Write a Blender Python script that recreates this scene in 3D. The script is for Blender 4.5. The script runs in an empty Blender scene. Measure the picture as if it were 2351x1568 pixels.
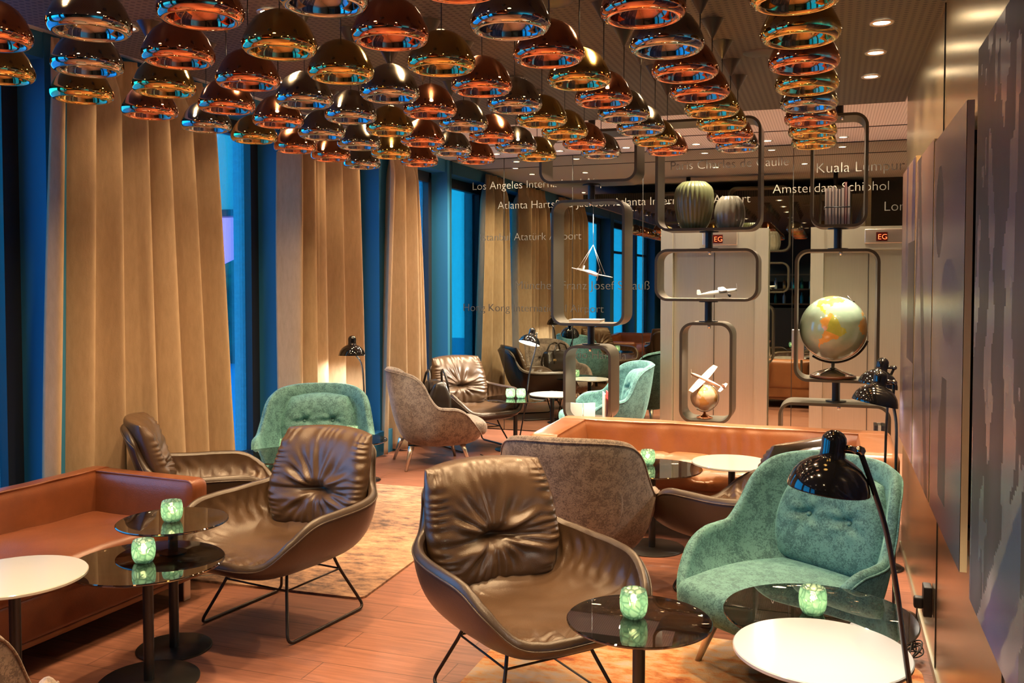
import bpy, bmesh, math, random
from mathutils import Vector, Matrix, noise
random.seed(7)
R = math.radians; PI = math.pi; TAU = 2 * math.pi
SC = bpy.context.scene; COL = SC.collection

# ------------------------------------------------------------------ camera, sky, exposure
cam_d = bpy.data.cameras.new('camera'); cam = bpy.data.objects.new('camera', cam_d); COL.objects.link(cam)
cam_d.sensor_width = 36; cam_d.lens = 36 * 2100 / 2351; cam_d.shift_y = -65.67 / 2351
cam_d.clip_start = .05; cam_d.clip_end = 200
cam.location = (0, 0, 1.65); cam.rotation_euler = (R(88), 0, R(19.2)); SC.camera = cam
SC.view_settings.view_transform = 'Standard'; SC.view_settings.look = 'None'
SC.view_settings.exposure = 1.3; SC.view_settings.gamma = 1; SC.view_settings.use_curve_mapping = False
SC.cycles.caustics_reflective = False; SC.cycles.caustics_refractive = False
SC.cycles.max_bounces = 9; SC.cycles.diffuse_bounces = 4; SC.cycles.glossy_bounces = 5
SC.cycles.transparent_max_bounces = 12; SC.cycles.sample_clamp_indirect = 4.0; SC.cycles.use_denoising = True
W = bpy.data.worlds.new('dusk'); SC.world = W; W.use_nodes = True
bg = W.node_tree.nodes['Background']; bg.inputs[0].default_value = (.008, .29, .62, 1); bg.inputs[1].default_value = 2.9

# ------------------------------------------------------------------ materials
def lin(c): return tuple(((v / 255 / 12.92) if v / 255 <= .04045 else ((v / 255 + .055) / 1.055) ** 2.4) for v in c)
def mat(name, color, rough=.5, metal=0., **kw):
    m = bpy.data.materials.new(name); m.use_nodes = True
    b = m.node_tree.nodes['Principled BSDF']
    b.inputs['Base Color'].default_value = (*color, 1); b.inputs['Roughness'].default_value = rough; b.inputs['Metallic'].default_value = metal
    for k, v in kw.items():
        b.inputs[k.replace('_', ' ')].default_value = v
    return m
def nd(m, typ, **kw):
    n = m.node_tree.nodes.new(typ)
    for k, v in kw.items():
        if k in n.inputs: n.inputs[k].default_value = v
        else: setattr(n, k, v)
    return n
def ln(m, a, b): m.node_tree.links.new(a, b)
def bsdf(m): return m.node_tree.nodes['Principled BSDF']
def coords(m, scale=(1, 1, 1), rot=(0, 0, 0), src='Object'):
    t = nd(m, 'ShaderNodeTexCoord'); mp = nd(m, 'ShaderNodeMapping')
    mp.inputs['Scale'].default_value = scale; mp.inputs['Rotation'].default_value = rot
    ln(m, t.outputs[src], mp.inputs[0]); return mp.outputs[0]
def ramp(m, fac, stops):
    r = nd(m, 'ShaderNodeValToRGB'); e = r.color_ramp.elements
    while len(e) < len(stops): e.new(.5)
    for x, (p, c) in zip(e, stops): x.position = p; x.color = (*c, 1)
    ln(m, fac, r.inputs[0]); return r.outputs[0]
def noisy(m, scale, stops, detail=4, rough=.6, cs=(1, 1, 1), rot=(0, 0, 0), bump=0, dist=.002, distortion=0):
    n = nd(m, 'ShaderNodeTexNoise', Scale=scale, Detail=detail, Roughness=rough, Distortion=distortion); ln(m, coords(m, cs, rot), n.inputs['Vector'])
    ln(m, ramp(m, n.outputs['Fac'], stops), bsdf(m).inputs['Base Color'])
    if bump: addbump(m, n.outputs['Fac'], bump, dist)
    return n
def addbump(m, h, strength, dist=.002):
    b = nd(m, 'ShaderNodeBump', Strength=strength, Distance=dist); ln(m, h, b.inputs['Height']); ln(m, b.outputs[0], bsdf(m).inputs['Normal'])
def emis(name, color, strength):
    m = mat(name, (0, 0, 0), .5); b = bsdf(m); b.inputs['Emission Color'].default_value = (*color, 1); b.inputs['Emission Strength'].default_value = strength
    return m
def leather(name, c1, c2, rough=.38):
    m = mat(name, c1, rough, Coat_Weight=.08, Coat_Roughness=.25)
    noisy(m, 5, [(.3, c1), (.7, c2)], 5)
    v = nd(m, 'ShaderNodeTexVoronoi', Scale=260.); ln(m, coords(m), v.inputs['Vector']); n2 = nd(m, 'ShaderNodeTexNoise', Scale=14., Detail=6.); ln(m, coords(m), n2.inputs['Vector'])
    a = nd(m, 'ShaderNodeMath', operation='MULTIPLY_ADD'); ln(m, n2.outputs['Fac'], a.inputs[0]); a.inputs[1].default_value = 3.; ln(m, v.outputs['Distance'], a.inputs[2])
    addbump(m, a.outputs[0], .25, .0015); return m
def velvet(name, c1, c2, rough=.75):
    m = mat(name, c1, rough, Sheen_Weight=.5, Sheen_Roughness=.4); bsdf(m).inputs['Sheen Tint'].default_value = (*[min(1, v * 2.5 + .1) for v in c1], 1)
    n1 = nd(m, 'ShaderNodeTexNoise', Scale=110., Detail=3., Distortion=1.2); ln(m, coords(m), n1.inputs['Vector'])
    n2 = nd(m, 'ShaderNodeTexNoise', Scale=22., Detail=4.); ln(m, coords(m), n2.inputs['Vector'])
    a = nd(m, 'ShaderNodeMath', operation='MULTIPLY_ADD'); ln(m, n2.outputs['Fac'], a.inputs[0]); a.inputs[1].default_value = .6; ln(m, n1.outputs['Fac'], a.inputs[2])
    ln(m, ramp(m, a.outputs[0], [(.70, c2), (.86, c1)]), bsdf(m).inputs['Base Color']); addbump(m, n1.outputs['Fac'], .2, .001); return m
def brushed(name, color, rough=.32, cs=(1, 1, 60), bump=.08):
    m = mat(name, color, rough, 1.)
    n = nd(m, 'ShaderNodeTexNoise', Scale=6., Detail=3.); ln(m, coords(m, cs), n.inputs['Vector'])
    ln(m, ramp(m, n.outputs['Fac'], [(.3, tuple(v * .9 for v in color)), (.7, color)]), bsdf(m).inputs['Base Color']); addbump(m, n.outputs['Fac'], bump, .0008); return m
def pane(name, tint, refl=.12, gl=(1, 1, 1)):
    m = bpy.data.materials.new(name); m.use_nodes = True; nt = m.node_tree; nt.nodes.clear()
    o = nd(m, 'ShaderNodeOutputMaterial'); t = nd(m, 'ShaderNodeBsdfTransparent'); g = nd(m, 'ShaderNodeBsdfGlossy'); mx = nd(m, 'ShaderNodeMixShader')
    t.inputs[0].default_value = (*tint, 1); g.inputs[0].default_value = (*gl, 1); g.inputs[1].default_value = .01
    lw = nd(m, 'ShaderNodeLayerWeight', Blend=.35); a = nd(m, 'ShaderNodeMath', operation='MULTIPLY_ADD'); ln(m, lw.outputs['Fresnel'], a.inputs[0]); a.inputs[1].default_value = .6; a.inputs[2].default_value = refl
    ln(m, a.outputs[0], mx.inputs[0]); ln(m, t.outputs[0], mx.inputs[1]); ln(m, g.outputs[0], mx.inputs[2]); ln(m, mx.outputs[0], o.inputs[0]); return m

M = {}
M['black'] = mat('black_metal', (.012, .011, .01), .35)
M['black_gloss'] = mat('black_enamel', (.006, .006, .007), .08, Coat_Weight=.5, Coat_Roughness=.03)
M['black_plastic'] = mat('black_plastic', (.015, .015, .016), .5)
M['bronze_rod'] = mat('dark_bronze_rod', (.05, .04, .035), .35, .8)
M['white_lacquer'] = mat('white_lacquer', (.46, .45, .42), .12)
M['smoke_glass'] = pane('smoked_glass', (.34, .31, .27), .13)
M['window_glass'] = pane('window_glass', (.9, .95, 1), .03)
M['steel'] = brushed('brushed_steel', (.60, .59, .48), .38, (90, 90, 1), .02)
M['steel_door'] = brushed('brushed_steel_door', (.60, .59, .48), .36, (120, 120, .6), .02)
M['steel_wall'] = brushed('brushed_steel_wall', (.80, .69, .48), .26, (40, 40, .6))
M['satin'] = mat('satin_aluminium', (.62, .55, .48), .3, 1.)
M['chrome'] = mat('chrome', (.8, .78, .74), .08, 1.)
M['brass'] = mat('brass', (.80, .60, .28), .35, 1.)
M['shelf_metal'] = mat('bronze_anodised_metal', (.13, .115, .09), .36, .85)
M['mirror'] = mat('tinted_mirror', (.40, .40, .33), .012, 1.)
M['leather_d'] = leather('dark_brown_leather', (.062, .034, .018), (.092, .052, .028), .32)
M['leather_s'] = leather('dark_brown_shell_leather', (.042, .026, .017), (.055, .034, .021), .36)
M['cognac'] = leather('cognac_leather', (.24, .085, .030), (.31, .115, .042), .30)
M['cognac_d'] = leather('chestnut_leather', (.15, .045, .017), (.22, .066, .025), .30)
M['teal'] = velvet('teal_velvet', (.105, .265, .265), (.040, .120, .130))
M['grey'] = velvet('grey_brown_velvet', (.20, .155, .125), (.085, .063, .052))
M['bag'] = mat('black_bag_leather', (.018, .013, .010), .3)
M['paper'] = mat('paper', (.75, .62, .5), .8)
M['paper_w'] = mat('white_paper', (.8, .78, .74), .7)
M['cover_r'] = mat('red_book_cover', (.35, .03, .03), .5); M['cover_d'] = mat('dark_book_cover', (.03, .03, .04), .5); M['cover_w'] = mat('pale_book_cover', (.6, .55, .5), .5)
M['white_model'] = mat('white_model_paint', (.75, .72, .68), .35)
M['silver_model'] = mat('silver_model_paint', (.6, .58, .54), .3, .6)
M['rose_model'] = mat('copper_model_paint', (.6, .38, .28), .35, .5)
M['wood_dark'] = mat('dark_wood', (.10, .035, .015), .35)
M['ceiling_white'] = mat('white_ceiling', (.90, .89, .86), .8)
M['wall_grey'] = mat('petrol_paint', (.03, .21, .40), .6)  # walls are grey; the blue dusk light is put into their colour
M['wall_dark'] = mat('dark_wall', (.03, .028, .026), .7)
M['lobby_paint'] = mat('lobby_paint', (.55, .52, .47), .8)
M['frame_dark'] = mat('anthracite_frame', (.018, .019, .022), .45)
M['wax'] = mat('wax', (.8, .7, .5), .5)
M['flame'] = emis('candle_flame', (1, .72, .32), 28)
M['bulb'] = emis('lamp_bulb', (1, .75, .45), 6)
M['downlight'] = emis('downlight_diffuser', (1, .78, .5), 16)
M['lamp_glow'] = emis('desk_bulb', (1, .88, .68), 20)
M['red_led'] = emis('red_led', (1, .07, .02), 5)
M['led_panel'] = mat('dark_led_panel', (.03, .004, .003), .2)
M['lettering'] = mat('frosted_lettering', (.06, .055, .046), .6)
for m_, c_ in ((M['ceiling_white'], 0),):
    pass
# slatted look of the white ceiling
n = nd(M['ceiling_white'], 'ShaderNodeTexWave', Scale=14., wave_type='BANDS', bands_direction='X'); ln(M['ceiling_white'], coords(M['ceiling_white']), n.inputs['Vector'])
ln(M['ceiling_white'], ramp(M['ceiling_white'], n.outputs['Fac'], [(.05, (.64, .63, .60)), (.3, (.90, .89, .86))]), bsdf(M['ceiling_white']).inputs['Base Color'])
# perforated dark ceiling: a grid of small holes
m = M['raft'] = mat('perforated_dark_panel', (.10, .075, .06), .6)
c = coords(m, (1, 1, 1)); sp = nd(m, 'ShaderNodeSeparateXYZ'); ln(m, c, sp.inputs[0]); outs = []
for ax in 'XY':
    a = nd(m, 'ShaderNodeMath', operation='MULTIPLY'); ln(m, sp.outputs[ax], a.inputs[0]); a.inputs[1].default_value = TAU / .032
    s_ = nd(m, 'ShaderNodeMath', operation='COSINE'); ln(m, a.outputs[0], s_.inputs[0]); outs.append(s_)
a = nd(m, 'ShaderNodeMath', operation='ADD'); ln(m, outs[0].outputs[0], a.inputs[0]); ln(m, outs[1].outputs[0], a.inputs[1])
ln(m, ramp(m, a.outputs[0], [(.55, (.078, .062, .048)), (.75, (.008, .006, .005))]), bsdf(m).inputs['Base Color'])
# plank floor
m = M['floor'] = mat('wood_floor', (.3, .12, .06), .42)
br = nd(m, 'ShaderNodeTexBrick'); br.inputs['Scale'].default_value = 1.; br.inputs['Brick Width'].default_value = 1.5; br.inputs['Row Height'].default_value = .18
br.inputs['Mortar Size'].default_value = .0025; br.inputs['Color1'].default_value = (.47, .47, .47, 1); br.inputs['Color2'].default_value = (.62, .62, .62, 1); br.inputs['Mortar'].default_value = (.12, .12, .12, 1); br.offset = .37
ln(m, coords(m), br.inputs['Vector'])
gn = nd(m, 'ShaderNodeTexNoise', Scale=3., Detail=8., Roughness=.65, Distortion=.6); ln(m, coords(m, (1, 14, 1)), gn.inputs['Vector'])
g = ramp(m, gn.outputs['Fac'], [(.25, (.15, .062, .042)), (.5, (.245, .098, .060)), (.75, (.33, .142, .09))])
mx = nd(m, 'ShaderNodeMix', data_type='RGBA', blend_type='MULTIPLY'); mx.inputs[0].default_value = .85
ln(m, g, mx.inputs[6]); cr = ramp(m, br.outputs['Color'], [(.1, (.3, .3, .3)), (.4, (.80, .80, .80)), (.62, (1.1, 1.1, 1.1))]); ln(m, cr, mx.inputs[7]); ln(m, mx.outputs[2], bsdf(m).inputs['Base Color'])
addbump(m, gn.outputs['Fac'], .12, .001)
# distressed rugs
def rugmat(name, stops, sc=7):
    m = mat(name, (.5, .35, .25), .95); n1 = nd(m, 'ShaderNodeTexNoise', Scale=sc * 1., Detail=8., Roughness=.75); ln(m, coords(m, (1, 2.2, 1)), n1.inputs['Vector'])
    n2 = nd(m, 'ShaderNodeTexNoise', Scale=1.6, Detail=3.); ln(m, coords(m), n2.inputs['Vector'])
    a = nd(m, 'ShaderNodeMath', operation='MULTIPLY_ADD'); ln(m, n2.outputs['Fac'], a.inputs[0]); a.inputs[1].default_value = .55; ln(m, n1.outputs['Fac'], a.inputs[2])
    ln(m, ramp(m, a.outputs[0], stops), bsdf(m).inputs['Base Color'])
    n3 = nd(m, 'ShaderNodeTexNoise', Scale=220., Detail=2.); ln(m, coords(m), n3.inputs['Vector']); addbump(m, n3.outputs['Fac'], .6, .004); return m
M['rug_a'] = rugmat('distressed_beige_rug', [(.62, (.07, .045, .04)), (.72, (.20, .115, .08)), (.84, (.34, .195, .12)), (.95, (.40, .27, .18))], 8)
M['rug_b'] = rugmat('distressed_orange_rug', [(.60, (.30, .07, .03)), (.72, (.55, .20, .06)), (.80, (.55, .33, .16)), (.92, (.46, .36, .30))], 6)
# curtain cloth: diffuse with some light passing through
m = M['curtain'] = mat('woven_curtain', (.45, .32, .21), .9)
n1 = noisy(m, 40, [(.3, (.54, .385, .24)), (.7, (.66, .485, .315))], 6, cs=(1, 1, .25)); n3 = nd(m, 'ShaderNodeTexNoise', Scale=300., Detail=2.); ln(m, coords(m, (1, 1, .4)), n3.inputs['Vector']); addbump(m, n3.outputs['Fac'], .35, .002)
o_ = [x for x in m.node_tree.nodes if x.type == 'OUTPUT_MATERIAL'][0]; tr = nd(m, 'ShaderNodeBsdfTranslucent'); tr.inputs[0].default_value = (.40, .32, .25, 1); mx = nd(m, 'ShaderNodeMixShader'); mx.inputs[0].default_value = .18
ln(m, bsdf(m).outputs[0], mx.inputs[1]); ln(m, tr.outputs[0], mx.inputs[2]); ln(m, mx.outputs[0], o_.inputs[0])
# candle jar: green cut glass that scatters the flame
m = M['jar'] = mat('green_cut_glass', (.30, .62, .48), .12, Transmission_Weight=.85, IOR=1.35)
v = nd(m, 'ShaderNodeTexVoronoi', Scale=46., feature='DISTANCE_TO_EDGE'); ln(m, coords(m, (1, 1, .8)), v.inputs['Vector']); addbump(m, ramp(m, v.outputs['Distance'], [(0, (0, 0, 0)), (.25, (1, 1, 1))]), .8, .004)
ln(m, ramp(m, v.outputs['Distance'], [(.0, (.10, .20, .16)), (.06, (.28, .42, .34)), (.2, (.62, .78, .66))]), bsdf(m).inputs['Base Color'])
o_ = [x for x in m.node_tree.nodes if x.type == 'OUTPUT_MATERIAL'][0]; tr = nd(m, 'ShaderNodeBsdfTranslucent'); ln(m, ramp(m, v.outputs['Distance'], [(.0, (.10, .22, .19)), (.2, (.46, .72, .66))]), tr.inputs[0]); mx = nd(m, 'ShaderNodeMixShader'); mx.inputs[0].default_value = .55
ln(m, bsdf(m).outputs[0], mx.inputs[1]); ln(m, tr.outputs[0], mx.inputs[2]); ln(m, mx.outputs[0], o_.inputs[0])
# metallised pendant shades: mirror rim, satin dome
def shade_mat(name, color):
    m = mat(name, color, .05, 1.); t = nd(m, 'ShaderNodeTexCoord'); sp = nd(m, 'ShaderNodeSeparateXYZ'); ln(m, t.outputs['Object'], sp.inputs[0])
    r_ = nd(m, 'ShaderNodeMapRange'); ln(m, sp.outputs['Z'], r_.inputs[0]); r_.inputs[1].default_value = .012; r_.inputs[2].default_value = .06; r_.inputs[3].default_value = .035; r_.inputs[4].default_value = .24
    ln(m, r_.outputs[0], bsdf(m).inputs['Roughness']); tg = nd(m, 'ShaderNodeTangent', direction_type='RADIAL', axis='Z'); ln(m, tg.outputs[0], bsdf(m).inputs['Tangent']); bsdf(m).inputs['Anisotropic'].default_value = .8; bsdf(m).inputs['Anisotropic Rotation'].default_value = .25; return m
M['C'] = shade_mat('copper_mirror', (.85, .36, .20)); M['G'] = shade_mat('gold_mirror', (.80, .55, .19)); M['S'] = shade_mat('smoke_silver_mirror', (.52, .47, .40))

# ------------------------------------------------------------------ mesh helpers
class MB:
    def __init__(s): s.v = []; s.f = []; s.mi = []
    def add(s, vs, fs, mi=0):
        o = len(s.v); s.v += [tuple(p) for p in vs]; s.f += [tuple(i + o for i in f) for f in fs]; s.mi += [mi] * len(fs); return s
    def grid(s, P, nu, nv, cu=False, flip=False, mi=0):
        vs = [P(i, j) for j in range(nv) for i in range(nu)]; fs = []
        for j in range(nv - 1):
            for i in range(nu if cu else nu - 1):
                a, b = j * nu + i, j * nu + (i + 1) % nu; q = (a, b, b + nu, a + nu); fs.append(q[::-1] if flip else q)
        return s.add(vs, fs, mi)
    def lathe(s, prof, n=48, c=(0, 0, 0), mi=0, cap=False):
        s.grid(lambda i, j: (c[0] + prof[j][0] * math.cos(TAU * i / n), c[1] + prof[j][0] * math.sin(TAU * i / n), c[2] + prof[j][1]), n, len(prof), True, mi=mi)
        if cap:
            o = len(s.v) - n * len(prof)
            s.f.append(tuple(range(o + n - 1, o - 1, -1))); s.f.append(tuple(range(len(s.v) - n, len(s.v)))); s.mi += [mi, mi]
        return s
    def tube(s, pts, r, n=10, closed=False, mi=0):
        pts = [Vector(p) for p in pts]; N = len(pts); rr = r if isinstance(r, (list, tuple)) else [r] * N; rings = []; up = None
        for k in range(N):
            a = pts[k - 1] if (k > 0 or closed) else pts[k]; b = pts[(k + 1) % N] if (k < N - 1 or closed) else pts[k]
            t = (b - a).normalized()
            if up is None: up = Vector((0, 0, 1)) if abs(t.z) < .9 else Vector((1, 0, 0))
            x = up - t * up.dot(t)
            if x.length < 1e-6: x = t.orthogonal()
            x.normalize(); y = t.cross(x); up = x
            rings.append([pts[k] + (x * math.cos(TAU * i / n) + y * math.sin(TAU * i / n)) * rr[k] for i in range(n)])
        o = len(s.v); vs = [p for g_ in rings for p in g_]; fs = []
        for k in range(N if closed else N - 1):
            for i in range(n):
                a, b = k * n + i, k * n + (i + 1) % n; k2 = ((k + 1) % N) * n; fs.append((a, b, k2 + (i + 1) % n, k2 + i))
        if not closed: fs += [tuple(range(n - 1, -1, -1)), tuple(range((N - 1) * n, N * n))]
        return s.add(vs, fs, mi)
    def box(s, c, d, mi=0, rot=0):
        x, y, z = [v / 2 for v in d]; vs = [Vector((sx * x, sy * y, sz * z)) for sz in (-1, 1) for sy in (-1, 1) for sx in (-1, 1)]
        if rot: vs = [Matrix.Rotation(rot, 3, 'Z') @ v for v in vs]
        return s.add([v + Vector(c) for v in vs], [(0, 2, 3, 1), (4, 5, 7, 6), (0, 1, 5, 4), (2, 6, 7, 3), (0, 4, 6, 2), (1, 3, 7, 5)], mi)
    def rbox(s, c, d, r, n=(6, 6, 6), disp=None, mi=0):
        ax = []
        for k in range(3):
            h = d[k] / 2; rr = min(r, h * .999); e = [-h, -h + rr * .12, -h + rr * .35, -h + rr * .65]; a, b = -h + rr, h - rr
            m_ = [a + (b - a) * i / n[k] for i in range(n[k] + 1)] if b - a > 1e-5 else [0.]
            ax.append(e + m_ + [-q for q in e[::-1]])
        idx = {}; vs = []; fs = []
        def V(i, j, k):
            if (i, j, k) not in idx:
                p = Vector((ax[0][i], ax[1][j], ax[2][k])); q = Vector([max(-(d[a] / 2 - min(r, d[a] / 2 * .999)), min(d[a] / 2 - min(r, d[a] / 2 * .999), p[a])) for a in range(3)])
                e = p - q; nrm = e.normalized() if e.length > 1e-9 else Vector((0, 0, 1)); p = q + nrm * min(r, min(d) / 2 * .999) if e.length > 1e-9 else p
                if disp: p = disp(p, nrm)
                idx[(i, j, k)] = len(vs); vs.append(p + Vector(c))
            return idx[(i, j, k)]
        L = [len(a) for a in ax]
        for a, b, w in ((0, 1, 2), (1, 2, 0), (2, 0, 1)):
            for side in (0, L[w] - 1):
                for i in range(L[a] - 1):
                    for j in range(L[b] - 1):
                        q = []
                        for (ii, jj) in ((i, j), (i + 1, j), (i + 1, j + 1), (i, j + 1)):
                            t = [0, 0, 0]; t[a] = ii; t[b] = jj; t[w] = side; q.append(V(*t))
                        fs.append(tuple(q if side else q[::-1]))
        return s.add(vs, fs, mi)
    def xf(s, mtx): s.v = [tuple(mtx @ Vector(p)) for p in s.v]; return s
    def build(s, name, m, parent=None, smooth=True, loc=None, rz=0, weld=0):
        me = bpy.data.meshes.new(name); me.from_pydata(s.v, [], s.f)
        ms = m if isinstance(m, (list, tuple)) else [m]
        for x in ms: me.materials.append(x)
        if len(ms) > 1: me.polygons.foreach_set('material_index', s.mi)
        if smooth is True: me.polygons.foreach_set('use_smooth', [True] * len(me.polygons))
        bm = bmesh.new(); bm.from_mesh(me)
        if weld: bmesh.ops.remove_doubles(bm, verts=bm.verts, dist=weld)
        bmesh.ops.recalc_face_normals(bm, faces=bm.faces)
        bm.to_mesh(me); bm.free()
        if smooth == 'auto':
            me.polygons.foreach_set('use_smooth', [True] * len(me.polygons)); me.set_sharp_from_angle(angle=R(38))
        me.update(); o = bpy.data.objects.new(name, me); COL.objects.link(o)
        if parent: o.parent = parent
        if loc: o.location = loc
        o.rotation_euler.z = rz
        return o
def tag(o, label=None, cat=None, group=None, kind=None):
    for k, v in (('label', label), ('category', cat), ('group', group), ('kind', kind)):
        if v: o[k] = v
    return o
def thing(name, label, cat, loc=(0, 0, 0), rz=0, group=None):
    o = bpy.data.objects.new(name, None); COL.objects.link(o); o.location = loc; o.rotation_euler.z = rz; o.empty_display_size = .1
    return tag(o, label, cat, group)
def copy_tree(o, loc=None, rz=None, label=None, group=None, parent=None):
    c = o.copy(); COL.objects.link(c)
    if parent: c.parent = parent
    if loc is not None: c.location = loc
    if rz is not None: c.rotation_euler.z = rz
    if label: c['label'] = label
    if group: c['group'] = group
    for ch in list(o.children): copy_tree(ch, parent=c)
    return c
def struct(name, mb, m, smooth=False): return tag(mb.build(name, m, smooth=smooth), kind='structure')
def face(fx, fy): return math.atan2(fx, -fy)       # z rotation that turns local -Y to (fx, fy)
def sst(a, b, x): t = max(0, min(1, (x - a) / (b - a))); return t * t * (3 - 2 * t)
def crom(P, t):
    n_ = len(P) - 1; x = t * n_; i = min(int(x), n_ - 1); f = x - i
    p = [Vector(P[max(0, min(n_, k))]) for k in (i - 1, i, i + 1, i + 2)]
    return .5 * ((2 * p[1]) + (p[2] - p[0]) * f + (2 * p[0] - 5 * p[1] + 4 * p[2] - p[3]) * f * f + (3 * p[1] - p[0] - 3 * p[2] + p[3]) * f ** 3)
def spot(name, loc, energy, size=130, blend=.8, color=(1, .68, .36), rad=.04, parent=None, aim=(0, 0, -1)):
    d = bpy.data.lights.new(name, 'SPOT'); d.energy = energy; d.spot_size = R(size); d.spot_blend = blend; d.color = color; d.shadow_soft_size = rad
    o = bpy.data.objects.new(name, d); COL.objects.link(o); o.location = loc; o.rotation_euler = Vector(aim).to_track_quat('-Z', 'Y').to_euler()
    if parent: o.parent = parent
    return o
def point(name, loc, energy, color, rad=.02, parent=None):
    d = bpy.data.lights.new(name, 'POINT'); d.energy = energy; d.color = color; d.shadow_soft_size = rad
    o = bpy.data.objects.new(name, d); COL.objects.link(o); o.location = loc
    if parent: o.parent = parent
    return o

# ------------------------------------------------------------------ the room
XR = .43; XW = -4.28; YM = 9.5
struct('floor', MB().box((-1.3, 2.6, -.05), (6.3, 14., .1)), M['floor'])
struct('ceiling', MB().box((-1.3, 2.6, 3.05), (6.3, 14., .1)), M['ceiling_white'])
struct('ceiling_raft', MB().box(((-3.35 + XR) / 2, (6.3 - 4.2) / 2, 2.81), (XR + 3.35, 10.5, .06)), M['raft'])
struct('trim_4', MB().box(((-3.35 + XR) / 2, 6.29, 2.86), (XR + 3.35, .02, .04)), M['raft'])
wr = struct('wall_right', MB().box((XR + .06, .95, 1.5), (.12, 10.3, 3.)), M['steel_wall'])
struct('trim_1', MB().box((XR - .001, 4.13, 1.4), (.006, .008, 2.78)), M['black'])
struct('trim_2', MB().box((XR - .001, 2.6, 1.4), (.006, .006, 2.78)), M['black'])
struct('wall_lobby', MB().box((1.75, 7.8, 1.5), (.1, 3.6, 3.)), M['lobby_paint'])
struct('wall_lobby_side', MB().box((1.12, 6.05, 1.5), (1.26, .1, 3.)), M['wall_dark'])
struct('wall_rear', MB().box((-1.9, -4.25, 1.5), (4.8, .1, 3.)), M['wall_dark'])
struct('wall_back', MB().box((-1.3, YM + .08, 1.5), (6.2, .1, 3.)), M['wall_dark'])
# left wall: piers between the window bays
piers = [(-4.2, -3.2), (-1.05, -.8), (1.25, 1.55), (3.90, 4.08), (6.14, 6.34), (7.8, 8.0), (9.44, 9.54)]
pm = MB()
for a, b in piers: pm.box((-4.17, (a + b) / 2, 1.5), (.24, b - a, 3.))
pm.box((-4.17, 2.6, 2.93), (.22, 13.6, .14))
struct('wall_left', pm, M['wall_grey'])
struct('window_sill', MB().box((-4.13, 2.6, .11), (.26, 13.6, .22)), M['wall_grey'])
k = 0
for i in range(len(piers) - 1):
    a, b = piers[i][1], piers[i + 1][0]; k += 1
    f = MB(); w = .065
    for y in (a + w / 2, b - w / 2): f.box((XW, y, 1.54), (.07, w, 2.64))
    for z in (.22 + w / 2, 2.86 - w / 2): f.box((XW, (a + b) / 2, z), (.07, b - a, w))
    for y in (a + w + .03, b - w - .03): f.box((XW + .02, y, 1.54), (.06, .045, 2.5))
    for z in (.22 + w + .025, 2.86 - w - .025): f.box((XW + .02, (a + b) / 2, z), (.06, b - a - 2 * w, .05))
    if i < 2: f.box((XW, (a + b) / 2, 2.25), (.06, b - a, .05))
    fr = struct('window_%d' % k, f, M['frame_dark'])
    MB().box((XW, (a + b) / 2, 1.54), (.012, b - a - .06, 2.6)).build('pane', M['window_glass'], fr, smooth=False)
hg = MB()
for y0 in range(40): hg.box((-3.995, 4.35 + y0 * .045, .11), (.006, .02, .16))
tag(hg.build('heater_grille', M['black'], smooth=False), 'slotted floor heater grille below the window ledge behind chairs', 'grille')
struct('baseboard_right', MB().box((XR - .004, .95, .02), (.01, 10.3, .04)), M['steel'])
# ---- outside the windows
M['stucco'] = mat('pale_stucco', (.6, .62, .62), .9); noisy(M['stucco'], 60, [(.3, (.5, .52, .52)), (.7, (.68, .7, .7))], 3, bump=.5, dist=.01)
for i, (a, b) in enumerate(piers[3:7]):
    struct('wall_outside' + ('' if i == 0 else '_%d' % i), MB().box((-4.385, (a + b) / 2 + .03, 1.5), (.11, b - a + .16, 3.4)), M['stucco'])
M['neon'] = emis('violet_lit_glass', (.18, .16, 1), 1.6); M['facade'] = mat('pale_render', (.80, .46, .36), .9); M['hedge'] = mat('dark_foliage', (.02, .06, .03), .8); noisy(M['hedge'], 6, [(.35, (.008, .03, .02)), (.7, (.03, .12, .05))], 4)
fb = thing('building', 'pale building across the street with a violet lit band of windows', 'building', (-18, 24, 0))
MB().box((0, 2, 2.5), (22, 4, 13)).build('wall', M['facade'], fb, smooth=False)
MB().box((0, -.06, 2.6), (21.9, .1, 2.0)).build('window_band', M['neon'], fb, smooth=False)
MB().box((0, -.12, 3.75), (22, .2, .2)).build('cornice', M['frame_dark'], fb, smooth=False)
hb = MB().rbox((0, 0, .9), (10, 1., 2.2), .4, (30, 4, 8), lambda p, n_: p + n_ * .25 * noise.noise(p * 2.1)); hb = hb.build('hedge', M['hedge'], loc=(-14.5, 18.5, 0)); tag(hb, 'dark green clipped hedge outside the window by the street', 'hedge')
gl = MB().box((-16, 10, -.35), (24, 40, .1)); struct('ground', gl, M['wall_grey'])

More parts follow.
